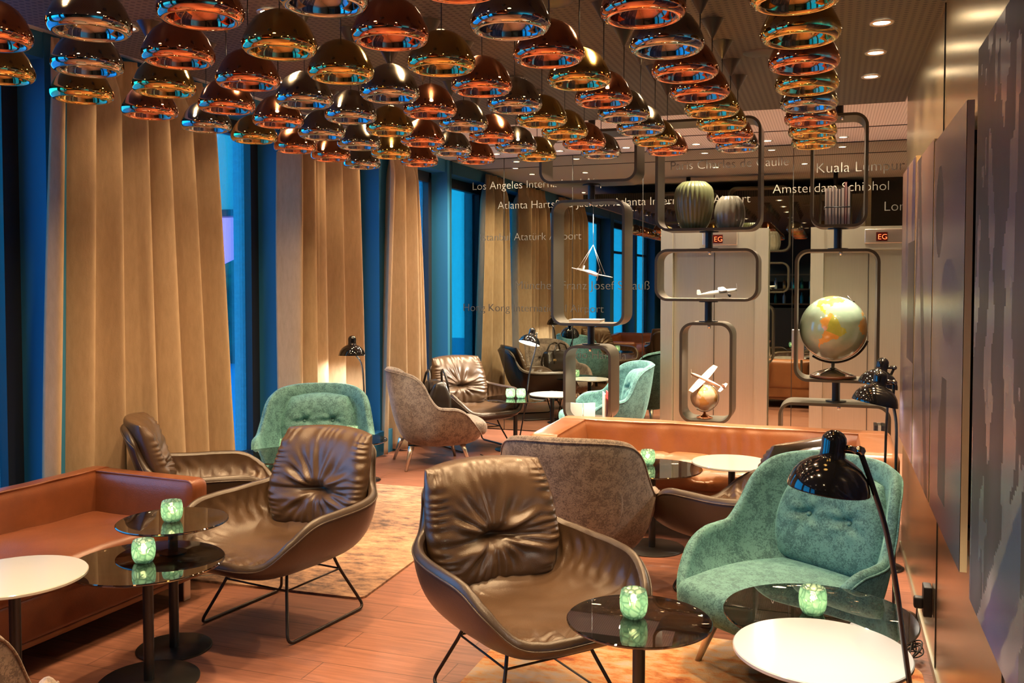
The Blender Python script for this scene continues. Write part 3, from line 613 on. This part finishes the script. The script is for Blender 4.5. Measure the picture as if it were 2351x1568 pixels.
# ------------------------------------------------------------------ upholstered chairs
def bucket(rim, zin, zout, ko, N=96, T=26, out=.03, wr=0, back_k=.38, lipz=.016, p2x=.98):
    """inner upholstery and outer shell grown from one rim curve; rim = half profile from front centre to back centre"""
    def rp(i):
        f = i / N * 2
        if f <= 1: return crom(rim, f)
        p = crom(rim, 2 - f); return Vector((-p.x, p.y, p.z))
    RP = [rp(i) for i in range(N)]
    NR = []
    for i in range(N):
        tg = RP[(i + 1) % N] - RP[i - 1]; n_ = Vector((tg.y, -tg.x, 0)); q = RP[i]
        if n_.length < 1e-5: n_ = Vector((q.x, q.y, 0))
        n_.normalize()
        if n_.dot(Vector((q.x * 1.2, q.y, 0))) < 0: n_ = -n_
        NR.append(n_)
    def bez(a, b, c_, d, t): s_ = 1 - t; return a * s_ ** 3 + b * 3 * s_ * s_ * t + c_ * 3 * s_ * t * t + d * t ** 3
    def inner(i, j):
        t = j / T; p = RP[i]; kk = 1 - back_k * sst(.55, .88, p.z) * (1 if p.y > 0 else 0)
        q = bez(Vector((0, 0, zin + .0)), Vector((p.x * .55, p.y * .55 * (.8 + .2 * kk), zin - .005)), Vector((p.x * p2x, p.y * kk, zin - .0 + .01)), p, t)
        if wr:
            fr = 1.5 * sst(-.1, -.36, p.y) * sst(.35, .75, t) * (1 - .75 * sst(.92, 1, t)); ar = sst(.2, .36, abs(p.x)) * sst(.55, .75, t) * (1 - sst(.9, 1, t))
            q.z += wr * fr * (math.sin(i * 2.3 + 1.5 * math.sin(i * .7)) * .8 + .5 * noise.noise(Vector((i * .6, j * .4, 2))))
            q += NR[i] * wr * .7 * ar * math.sin(i * 1.9 + math.sin(j * .5 + i * .3))
            q.z += .006 * noise.noise(q * 9) * (1 - t)
        return q
    def outer(i, j):
        t = j / T; p = RP[i] + NR[i] * out - Vector((0, 0, .012)); kk = 1 - (back_k - .04) * sst(.55, .88, p.z) * (1 if p.y > 0 else 0)
        return bez(Vector((0, 0, zout)), Vector((p.x * .6, p.y * .6, zout - .005)), Vector((p.x * ko, p.y * kk * (ko + .02), zout + .02)), p, t)
    def lip(i, j):
        a = inner(i, T); b = outer(i, T); s_ = j / 4; return a.lerp(b, s_) + Vector((0, 0, lipz * math.sin(PI * s_)))
    mi = MB().grid(inner, N, T + 1, True); mo = MB().grid(outer, N, T + 1, True, True); mo.grid(lip, N, 5, True)
    pip = [outer(i, T) + NR[i] * .001 for i in range(N)]
    return mi, mo, pip
leya = [(0, -.43, .385), (.16, -.425, .385), (.265, -.39, .405), (.335, -.325, .49), (.37, -.22, .56), (.383, -.07, .572), (.380, .06, .572), (.368, .17, .578), (.335, .255, .592), (.285, .305, .64), (.252, .345, .72), (.232, .378, .79), (.175, .402, .825), (.09, .414, .836), (0, .416, .838)]
fri = [(0, -.37, .28), (.18, -.37, .285), (.28, -.355, .31), (.335, -.305, .39), (.362, -.235, .485), (.377, -.15, .535), (.381, -.06, .545), (.375, .015, .56), (.36, .075, .64), (.34, .125, .745), (.308, .19, .815), (.25, .27, .85), (.14, .34, .866), (0, .362, .868)]
def pillow(z0, z1, yb, slope, wfun, T, wrap, dfun, nu=61, nv=69, cr=.30):
    def core(u, v):
        uu = u * math.sqrt(1 - cr * v * v); vv = v * math.sqrt(1 - cr * u * u) / math.sqrt(1 - cr * 0)
        z = z0 + (z1 - z0) * (vv + 1) / 2; x = wfun((vv + 1) / 2) * uu; y = yb + slope * (z - z0) - wrap * uu * uu; return x, y, z
    def edge(u, v): return (max(0, 1 - abs(u) ** 5) ** .5) * (max(0, 1 - abs(v) ** 5) ** .5)
    def g(k, n_): s_ = -1 + 2 * k / (n_ - 1); return math.sin(s_ * PI / 2) * .55 + s_ * .45
    def F(i, j): u, v = g(i, nu), g(j, nv); x, y, z = core(u, v); return (x, y - T * edge(u, v) - dfun(u, v) * edge(u, v) ** .5, z)
    def B(i, j): u, v = g(i, nu), g(j, nv); x, y, z = core(u, v); return (x, y + .035 * edge(u, v), z)
    mb = MB().grid(F, nu, nv); mb.grid(B, nu, nv, flip=True); return mb
def leya_d(u, v):
    dv = v + .20; r_ = math.hypot(u, dv * .95); th_ = math.atan2(dv, u)
    d = -.040 * math.exp(-(r_ / .20) ** 2) - .026 * math.exp(-(dv / .045) ** 2) * math.exp(-(u / .62) ** 4)
    d += .013 * math.exp(-(abs(dv) - .17) ** 2 / .012) * math.exp(-(u / .7) ** 4)
    d += .0085 * math.exp(-((r_ - .40) / .26) ** 2) * math.sin(12 * th_ + 1.9 * math.sin(2 * th_ + 1)) + .004 * math.exp(-((r_ - .6) / .25) ** 2) * math.sin(23 * th_ + 3 * math.sin(3 * th_))
    e = sst(.6, .97, abs(u)); d += .0055 * e * math.sin(44 * v + 3 * math.sin(7 * v + (1 if u > 0 else 4)))
    e = sst(.6, .95, v); d += .004 * e * math.sin(34 * u + 3 * math.sin(7 * u))
    return d + .006 * noise.noise(Vector((u * 3, v * 3, 5)))
def rodpath(pts, r=.05, n_=6):
    out = [Vector(pts[0])]
    for k in range(1, len(pts) - 1):
        a, b, c_ = Vector(pts[k - 1]), Vector(pts[k]), Vector(pts[k + 1]); rr = min(r, (a - b).length * .45, (c_ - b).length * .45)
        p, q = b + (a - b).normalized() * rr, b + (c_ - b).normalized() * rr
        for i in range(n_ + 1): t = i / n_; out.append(p * (1 - t) ** 2 + b * 2 * t * (1 - t) + q * t * t)
    out.append(Vector(pts[-1])); return out
leya0 = None
def leather_chair(x, y, fx, fy, label):
    global leya0
    if leya0: return copy_tree(leya0, (x, y, 0), face(fx, fy), label)
    t = thing('lounge_chair', label, 'chair', (x, y, 0), face(fx, fy), 'dark brown leather lounge chairs'); leya0 = t
    mi, mo, pip = bucket([(a * .965, b, c_) for a, b, c_ in leya], .375, .285, .93, N=144, T=40, wr=.013, out=.042, lipz=.022)
    mi.build('seat', M['leather_d'], t, weld=1e-5); sh = mo.build('shell', M['leather_s'], t, weld=1e-5)
    MB().tube(pip, .0035, 6, True).build('piping', M['leather_s'], sh)
    pillow(.375, .885, .275, .31, lambda v: .262 + .05 * sst(0, .38, v) - .02 * v * v, .105, .085, leya_d, nu=81, nv=97, cr=.13).build('back_cushion', M['leather_d'], t, weld=1e-5)
    for s_ in (-1, 1):
        top = lambda sy: (s_ * .165, sy * .16, .305); jo = lambda sy: (s_ * .19, sy * .19, .215); ft = lambda sy: (s_ * .275, sy * .28, .009)
        MB().tube(rodpath([top(-1), jo(-1), ft(-1), ft(1), jo(1), top(1)], .045), .0075, 8).build('sled_leg', M['bronze_rod'], t)
    MB().tube([(s_ * .192, q * .192, .215) for s_, q in ((1, 1), (-1, 1), (-1, -1), (1, -1))], .005, 8, True).build('brace', M['bronze_rod'], t)
    return t
leather_chair(-1.135, 3.41, .75, -.66, 'dark brown leather lounge chair in the front centre beside the round glass table')
leather_chair(-2.52, 3.83, -.16, -.99, 'dark brown leather lounge chair on the patterned rug, turned towards the left sofa')
leather_chair(-3.42, 4.42, .78, .62, 'dark brown leather lounge chair between the left sofa arm and wide curtain')
leather_chair(-.40, 4.92, -.85, .53, 'dark brown leather lounge chair seen from outside, behind the front teal armchair')
leather_chair(-3.35, 8.45, .8, -.6, 'dark brown leather lounge chair at the far left before the mirror wall')
def fri_d(u, v):
    d = 0
    for s_ in (-.36, .36):
        r_ = math.hypot((u - s_) * 1.0, v - .12); d -= .030 * math.exp(-(r_ / .12) ** 2); th_ = math.atan2(v - .12, u - s_)
        d += .006 * math.exp(-((r_ - .22) / .12) ** 2) * math.sin(5 * th_ + 1)
    return d - .006 * math.exp(-((v - .12) / .08) ** 2) * (1 - sst(.5, .8, abs(u)))
fri0 = {}
def armchair(col, x, y, fx, fy, label):
    if col in fri0: return copy_tree(fri0[col], (x, y, 0), face(fx, fy), label)
    m_ = M[col]; t = thing('armchair', label, 'chair', (x, y, 0), face(fx, fy), '%s velvet armchairs' % ('teal' if col == 'teal' else 'grey brown')); fri0[col] = t
    mi, mo, pip = bucket(fri, .275, .175, .88, N=120, out=.042, back_k=.16, p2x=.93)
    for pt in mi.v: mo.v.append(pt)
    nb = len(mo.v) - len(mi.v); mo.f += [tuple(i + nb for i in f) for f in mi.f]; mo.mi += mi.mi
    sh = mo.build('shell', m_, t, weld=1e-5); MB().tube(pip, .004, 6, True).build('piping', m_, sh)
    def sd(p, n_):
        q = Vector(p); f_ = sst(.0, -.33, p.y); q.x *= 1 - .08 * f_ * f_ - .22 * sst(-.05, .33, p.y) ** 2; q.y -= .035 * (1 - (p.x / .32) ** 2) * sst(-.2, -.3, p.y)
        if p.z > 0: q.z += .022 * (1 - (p.x / .33) ** 2) * (1 - (p.y / .35) ** 2)
        return q
    MB().rbox((0, -.125, .338), (.60, .66, .125), .055, (12, 12, 2), sd).build('seat_cushion', m_, t)
    bc = pillow(.375, .81, .24, .20, lambda v: .285 + .015 * math.sin(PI * v) - .06 * v * v, .10, .04, fri_d, cr=.22).build('back_cushion', m_, t, weld=1e-5)
    for s_ in (-1, 1): MB().lathe([(.001, -.008), (.011, -.004), (.012, .002), (.008, .008), (.001, .010)], 14).xf(Matrix.Rotation(PI / 2, 4, 'X')).build('button', m_, bc, loc=(s_ * .103, .24 + .20 * .25 - .078, .613))
    for sx in (-1, 1):
        for sy in (-1, 1):
            a = Vector((sx * .23, sy * .22 - (.0 if sy > 0 else .02), .205)); b = Vector((sx * .285, sy * .28 - (.0 if sy > 0 else .02), 0.002))
            MB().tube([a, a.lerp(b, .3), b], [.026, .020, .012], 14).build('leg', M['satin'], t)
    return t
armchair('teal', -.12, 4.02, -.59, -.81, 'teal velvet armchair at the right front beside the black floor lamp')
armchair('teal', -3.49, 5.72, .42, -.9, 'teal velvet armchair facing forward before the window and middle curtain')
armchair('teal', -1.97, 8.55, -.88, -.47, 'teal velvet armchair at the back beside the left lift')
armchair('grey', -1.27, 4.70, -.05, 1., 'grey brown velvet armchair turned away in the centre, behind front leather chair')
armchair('grey', -3.40, 7.52, .8, .6, 'grey brown velvet armchair with a black bag on its seat')
armchair('grey', -2.29, 1.60, -.58, .81, 'grey brown velvet armchair cut off at the bottom left corner')
# bag on the grey armchair
bgt = thing('handbag', 'large black leather bag standing on the grey armchair seat', 'bag', (-3.36, 7.55, .46), face(.8, .6))
MB().rbox((0, 0, .15), (.44, .20, .28), .045, (10, 6, 8), lambda p, n_: Vector((p.x * (1 - .15 * max(0, p.z) / .14), p.y * (1 - .5 * max(0, p.z) / .14), p.z + .02 * noise.noise(p * 8)))).build('body', M['bag'], bgt)
for s_ in (-1, 1): MB().tube([(-.12, s_ * .10, .12), (-.11, s_ * .085, .27), (-.07, s_ * .07, .36), (0, s_ * .065, .385), (.07, s_ * .07, .36), (.11, s_ * .085, .27), (.12, s_ * .10, .12)], .011, 8).build('handle', M['bag'], bgt)
for s_ in (-1, 1): MB().rbox((s_ * .115, -.098, .17), (.04, .012, .03), .005, (1, 1, 1)).build('buckle', M['brass'], bgt)
MB().tube([(.22, 0, .2), (.27, -.05, .12), (.26, -.12, .0), (.18, -.14, .012)], .009, 8).build('strap', M['bag'], bgt)

# ------------------------------------------------------------------ sofas
def sofa(name, label, loc, rz, L, D, H, m_, seat_m, ta, tb, arms=(True, True), tufts=False, folds=False):
    t = thing(name, label, 'sofa', loc, rz); sh = .40
    x0, x1 = 0, L
    MB().rbox((L / 2, D / 2 + .005, .235), (L - .02, D - .03, .20), .025, (12, 4, 2)).build('base', m_, t)
    MB().rbox((L / 2, D / 2, .125), (L - .06, D - .06, .03), .008, (1, 1, 1)).build('plinth', M['wood_rail'], t)
    for x in (.12, L - .12):
        for y in (.10, D - .12): MB().rbox((x, y, .056), (.05, .09, .112), .006, (1, 1, 1)).build('foot', M['satin'], t)
    a0 = ta if arms[0] else 0; a1 = ta if arms[1] else 0; sw = L - a0 - a1; sdp = D - tb
    def sd(p, n_):
        q = Vector(p)
        if p.z > .02:
            if tufts:
                ux = (p.x + sw / 2) / .30; uy = (p.y + sdp / 2) / .30; dx = ux - round(ux); dy = uy - round(uy)
                q.z -= .028 * math.exp(-(dx * dx + dy * dy) / .018) + .010 * (math.exp(-(dx / .07) ** 2) + math.exp(-(dy / .07) ** 2))
            q.z += .022 * (1 - (2 * p.x / sw) ** 4) * (1 - (2 * p.y / sdp) ** 4) + .012 * noise.noise(p * 3.2) + (.005 * math.sin(26 * (p.x * .6 + p.y * .5 + .4 * noise.noise(p * 2.)) ) * sst(-.1, .4, noise.noise(p * 1.7 + Vector((3, 1, 0)))))
        return q
    MB().rbox((a0 + sw / 2, sdp / 2, .375), (sw, sdp, .12), .045, (int(sw * 40), 26, 2), sd).build('seat_cushion', seat_m, t)
    def bd(p, n_):
        q = Vector(p); f_ = (p.z + .18) / .36
        w_ = sst(.0, .95, -n_.y)
        if w_ > 0:
            q.y += w_ * (.06 * f_ - .02)
            if folds: q.y += w_ * .012 * math.sin(p.x * 31 + 3 * math.sin(p.x * 5.1) + p.z * 2) * sst(-.9, .9, math.sin(p.x * 9.3) + .3) * sst(.25, .05, abs(p.z))
            q.y += w_ * .012 * noise.noise(p * 3)
        q.z += .006 * noise.noise(p * 4); return q
    MB().rbox((L / 2, D - tb / 2, H / 2 + .12), (L, tb, H - .24), .05, (int(L * 42), 3, 10), bd).build('backrest', m_, t)
    for k, s_ in ((0, -1), (1, 1)):
        if not arms[k]: continue
        def ad(p, n_, s_=s_):
            q = Vector(p)
            w_ = sst(.0, .95, -n_.x * s_); q.x += w_ * (s_ * (.05 * ((p.z + .18) / .36) - .015) + .008 * noise.noise(p * 4))
            return q
        MB().rbox((x0 + ta / 2 if k == 0 else x1 - ta / 2, (D - tb * .4) / 2 - .0, H / 2 + .11), (ta, D - tb * .4, H - .22 - .005), .05, (4, 18, 8), ad).build('armrest', m_, t)
    return t
M['wood_rail'] = mat('stained_wood_rail', (.22, .08, .03), .4)
sofa('sofa', 'long cognac leather sofa with tufted seat before the display stands', (-1.92, 5.79, 0), 0, 2.32, .93, .63, M['cognac'], M['cognac'], .26, .24, tufts=True, folds=True)
sofa('sofa', 'chestnut brown leather sofa cut off at the left edge under the curtain', (-3.06 - .061 * 2.9, 3.98 - .998 * 2.9, 0), R(90 - 3.5), 2.9, .80, .63, M['cognac_d'], M['cognac_d'], .17, .17)

# ------------------------------------------------------------------ rugs
def rug(label, x0, x1, y0, y1, m_, rz, r=.05):
    w, d = x1 - x0, y1 - y0
    pts = []
    for (cx, cy, a0) in ((w / 2 - r, d / 2 - r, 0), (-w / 2 + r, d / 2 - r, 90), (-w / 2 + r, -d / 2 + r, 180), (w / 2 - r, -d / 2 + r, 270)):
        for q in range(9): a = R(a0 + q * 90 / 8); pts.append((cx + r * math.cos(a), cy + r * math.sin(a)))
    n_ = len(pts); mb = MB(); mb.v = [(x, y, z) for z in (.0005, .012) for x, y in pts]; mb.f = [tuple(range(n_, 2 * n_)), tuple(range(n_ - 1, -1, -1))] + [(i, (i + 1) % n_, n_ + (i + 1) % n_, n_ + i) for i in range(n_)]; mb.mi = [0] * len(mb.f)
    return tag(mb.build('rug', m_, smooth=False, loc=((x0 + x1) / 2, (y0 + y1) / 2, 0), rz=rz), label, 'rug')
rug('faded beige and orange patterned rug under the left leather chairs', -3.98, -2.31, 4.13, 6.58, M['rug_a'], R(2))
rug('mottled orange rug under the round tables at the right front', -1.41, .38, 1.9, 4.22, M['rug_b'], 0, .12)

# ------------------------------------------------------------------ tables and candles
tb0 = {}
def table(kind, rad, h, x, y, label):
    key = (kind, rad, h)
    if key in tb0: return copy_tree(tb0[key], (x, y, 0), 0, label)
    t = thing('side_table', label, 'table', (x, y, 0), 0, 'round pedestal tables'); tb0[key] = t; th_ = .010 if kind == 'glass' else .014
    MB().lathe([(.0, h - th_), (rad - .004, h - th_), (rad, h - th_ + .003), (rad, h - .003), (rad - .003, h), (.0, h)], 96).build('table_top', M['smoke_glass'] if kind == 'glass' else M['white_lacquer'], t, smooth='auto')
    MB().lathe([(.021, .008), (.021, h - th_ - .002)], 28, cap=True).lathe([(.001, h - th_ - .008), (.06, h - th_ - .008), (.06, h - th_ - .001), (.001, h - th_ - .001)], 28).build('pole', M['black'], t, smooth='auto')
    br_ = min(.20, rad * .68); MB().lathe([(.0, .0), (br_, .0), (br_, .006), (br_ - .004, .009), (.0, .009)], 56).build('base', M['black'], t, smooth='auto')
    return t
table('glass', .24, .58, -2.77, 3.335, 'small smoked glass table by the left sofa arm, the farther of the pair')
table('glass', .305, .50, -2.637, 3.02, 'large smoked glass table in front of the left sofa')
table('white', .256, .54, -2.90, 2.61, 'white round table cut by the left edge beside the chestnut sofa')
table('glass', .24, .53, -.588, 2.97, 'small smoked glass table in front of the centre leather chair')
table('glass', .322, .50, -.026, 3.30, 'large smoked glass table before the front teal armchair')
table('white', .25, .58, -.014, 2.775, 'brightly lit white round table under the front black floor lamp')
table('glass', .305, .50, -1.025, 5.575, 'smoked glass table with one candle in front of the tufted sofa')
table('white', .235, .57, -.546, 5.564, 'white round table in front of the tufted cognac sofa')
table('glass', .30, .50, -3.42, 5.19, 'smoked glass table beside the teal armchair at the window')
table('glass', .24, .58, -3.04, 5.44, 'small smoked glass table hidden behind the leather chair on the rug')
table('glass', .305, .50, -2.90, 8.43, 'smoked glass table with two candles at the far left')
table('white', .228, .52, -2.62, 8.75, 'white round table near the mirror wall at the back')
jar0 = None
def candle(x, y, z, label, sc=1.):
    global jar0
    if jar0: t = copy_tree(jar0, (x, y, z), random.uniform(0, 6), label)
    else:
        t = thing('candle_jar', label, 'candle', (x, y, z), 0, 'green glass candle jars'); jar0 = t
        MB().lathe([(.0, .0), (.030, .0), (.037, .006), (.044, .022), (.047, .045), (.046, .07), (.042, .088), (.040, .092), (.037, .09), (.041, .07), (.042, .045), (.039, .024), (.031, .012), (.0, .010)], 48).build('jar', M['jar'], t)
        w = MB().lathe([(.0, .013), (.019, .013), (.019, .034), (.0, .034)], 20).build('tealight', M['wax'], t)
        MB().lathe([(.0005, .035), (.005, .041), (.0065, .048), (.004, .058), (.0005, .068)], 12).build('flame', M['flame'], w)
    point('candle_light', (0, 0, .055), .8, (1, .72, .35), .012, t)
    return t
candle(-2.763, 3.322, .58, 'green glass candle jar on the small table by the left sofa arm')
candle(-2.644, 3.006, .50, 'green glass candle jar on the large table before the left sofa')
candle(-.608, 2.981, .53, 'green glass candle jar beside the centre leather chair, on small smoked table')
candle(-.046, 3.297, .50, 'green glass candle jar before the front teal armchair, near the lamp stem')
candle(-1.07, 5.66, .50, 'green glass candle jar on the smoked table before the tufted sofa')
candle(-3.45, 5.288, .50, 'green glass candle jar before the teal armchair at the window')
candle(-3.04, 5.44, .58, 'candle jar rim peeking above the leather chair on the rug')
candle(-2.957, 8.446, .50, 'left one of two candle jars side by side at the far left')
candle(-2.86, 8.48, .50, 'right one of two candle jars side by side at the far left')

# ------------------------------------------------------------------ floor lamps
def floor_lamp(label, sx, sy, sz, dirx, diry, tilt, power, stem):
    """shade centre (sx,sy,sz) opening down and tilted towards (dirx,diry); stem: local points from the joint down to the floor"""
    t = thing('floor_lamp', label, 'lamp', (sx, sy, 0), 0, 'black enamel floor lamps')
    d = Vector((dirx, diry, 0)).normalized(); q = Matrix.Rotation(R(tilt), 4, Vector((-d.y, d.x, 0)))
    sh = MB().lathe([(.1085, .0), (.109, .003), (.106, .018), (.097, .042), (.08, .064), (.058, .080), (.036, .090), (.034, .092), (.032, .110), (.033, .135), (.031, .146), (.022, .158), (.010, .164), (.001, .165)], 56)
    so = sh.build('lamp_shade', M['black_gloss'], t); so.matrix_local = Matrix.Translation((0, 0, sz - .04)) @ q
    MB().lathe([(.1083, .0005), (.1055, .004), (.101, .022), (.09, .044), (.07, .066), (.03, .086), (.001, .088)], 56).build('reflector', M['white_paint'], so)
    MB().lathe([(.001, .012), (.018, .018), (.026, .035), (.02, .055), (.012, .08), (.001, .085)], 18).build('bulb', M['lamp_glow'] if power else M['wax'], so)
    j = Matrix.Translation((0, 0, sz - .04)) @ q @ Vector((-d.x * .034, -d.y * .034, .118)); j2 = j + Vector((-d.x * .035, -d.y * .035, -.005))
    MB().tube([j + Vector((d.x * .01, d.y * .01, 0)), j2], [.012, .010], 12).lathe([(.001, -.014), (.012, -.009), (.0155, 0), (.012, .009), (.001, .014)], 16, tuple(j2)).build('joint', M['chrome_dark'], t)
    pts = [j2] + [Vector(p) for p in stem]
    P_ = [crom(pts, i / 40) for i in range(41)]; MB().tube(P_, .0075, 10).build('stem', M['black_gloss'], t)
    e = pts[-1]; MB().lathe([(.0, .001), (.115, .001), (.117, .008), (.10, .016), (.03, .026), (.012, .04), (.001, .042)], 44, (e.x, e.y, 0)).build('base', M['black_gloss'], t)
    if power:
        l_ = spot('lamp_light', (0, 0, 0), power, 165, .5, (1, .92, .78), .03, t); l_.matrix_local = Matrix.Translation((0, 0, sz - .04)) @ q @ Matrix.Translation((0, 0, .008))
    return t
M['white_paint'] = mat('white_paint', (.85, .83, .8), .5)
M['chrome_dark'] = mat('dark_nickel', (.35, .32, .28), .12, 1.)
floor_lamp('black enamel floor lamp nearest the camera, lighting the white table', .0, 2.63, 1.12, -1, -.15, -6, 9, [(.115, 0, 1.09), (.15, .0, .97), (.18, .01, .80), (.215, .01, .55), (.30, .03, .02)])
floor_lamp('black enamel floor lamp at the steel wall, the nearer of the rear two', .21, 4.80, 1.09, -1, -.3, -12, 9, [(.085, .02, 1.06), (.10, .02, .95), (.102, .02, .8), (.10, .02, .5), (.10, .02, .02)])
floor_lamp('black enamel floor lamp at the steel wall, the farther of the rear two', .26, 5.62, 1.09, -1, -.3, -12, 9, [(.05, .01, 1.05), (.055, .01, .95), (.05, .01, .8), (.045, .01, .5), (.04, .01, .02)])
floor_lamp('black enamel floor lamp standing before the middle curtain by the window', -3.68, 6.60, 1.08, .35, -.9, -4, 16, [(-.02, .09, 1.05), (.03, .11, .95), (.05, .11, .7), (.06, .11, .4), (.07, .11, .02)])
floor_lamp('black enamel floor lamp at the back with its glowing underside tilted up', -2.86, 8.74, 1.06, -.45, -.9, -20, 20, [(.06, .06, 1.02), (.03, .07, .9), (-.02, .07, .7), (-.07, .07, .35), (-.13, .07, .02)])

# ------------------------------------------------------------------ sockets, cords
ob = thing('wall_socket', 'black socket box with plug low on the steel wall', 'socket', (XR - .02, 4.29, .27)); MB().rbox((0, 0, 0), (.035, .08, .13), .006, (1, 1, 1)).build('housing', M['black_plastic'], ob)
MB().rbox((-.035, -.01, -.01), (.04, .04, .05), .01, (1, 1, 1)).build('plug', M['black_plastic'], ob)
pts = [(XR - .06, 4.28, .24), (XR - .065, 4.28, .15), (XR - .075, 4.27, .06)]
for i in range(60):
    a = i * .62; pts.append((XR - .10 + .05 * math.cos(a) + .02 * math.sin(i), 4.25 + .06 * math.sin(a * 1.07), .025 + .03 * (1 + math.sin(i * .9)) * (.5 + .5 * math.cos(a))))
pts += [(.26, 4.2, .02), (.22, 4.1, .016), (.25, 3.9, .016)]
tag(MB().tube([crom(pts, i / 400) for i in range(401)], .003, 6).build('power_cord', M['black_plastic']), 'coiled black power cord on the floor below the wall socket', 'cord')
pts = [(-3.12, 8.05, .005), (-3.0, 7.95, .006), (-2.86, 7.98, .006), (-2.72, 7.86, .006), (-2.55, 7.9, .006), (-2.6, 8.1, .006), (-2.9, 8.72, .006)]
tag(MB().tube([crom(pts, i / 80) for i in range(81)], .004, 6).build('power_cord', M['black_plastic']), 'black lamp cord trailing over the floor at the far left', 'cord')

# ------------------------------------------------------------------ bar behind the camera, seen in the mirror
bar = thing('bar_shelf', 'back bar shelving seen in the mirror strip between the lifts', 'shelf', (-1.0, -3.9, 0))
MB().box((0, .1, .5), (2.4, .5, 1.)).build('counter', M['wall_dark'], bar, smooth=False)
for z in (1.10, 1.45, 1.8): MB().box((0, 0, z), (2.4, .3, .03)).build('shelf_board', M['shelf_metal'], bar, smooth=False)
M['bt'] = [mat('bottle_glass_%s' % n_, c_, .1) for n_, c_ in (('green', (.03, .15, .08)), ('blue', (.05, .35, .45)), ('amber', (.35, .15, .03)), ('clear', (.5, .55, .5)))]
bp = []
for i in range(20):
    z = (1.115, 1.465)[i // 10]; x = -2.05 + .2 * (i % 10); c_ = M['bt'][(i * 7 + i // 10) % 4]
    bo = MB().lathe([(.0, 0), (.036, 0), (.038, .01), (.038, .15), (.03, .18), (.013, .21), (.013, .26), (.0, .262)], 18).build('bottle', c_, loc=(x, -3.9, z)); tag(bo, '%s bottle on the %s back bar shelf seen in the mirror' % (c_.name.split('_')[-1], ('lower', 'upper')[i // 10]), 'bottle', 'bottles on the back bar')
for x in (-1.6, -.4): spot('bar_spot', (x, -3.3, 2.7), 25, 110, .7, (.9, 1, .8), .05)
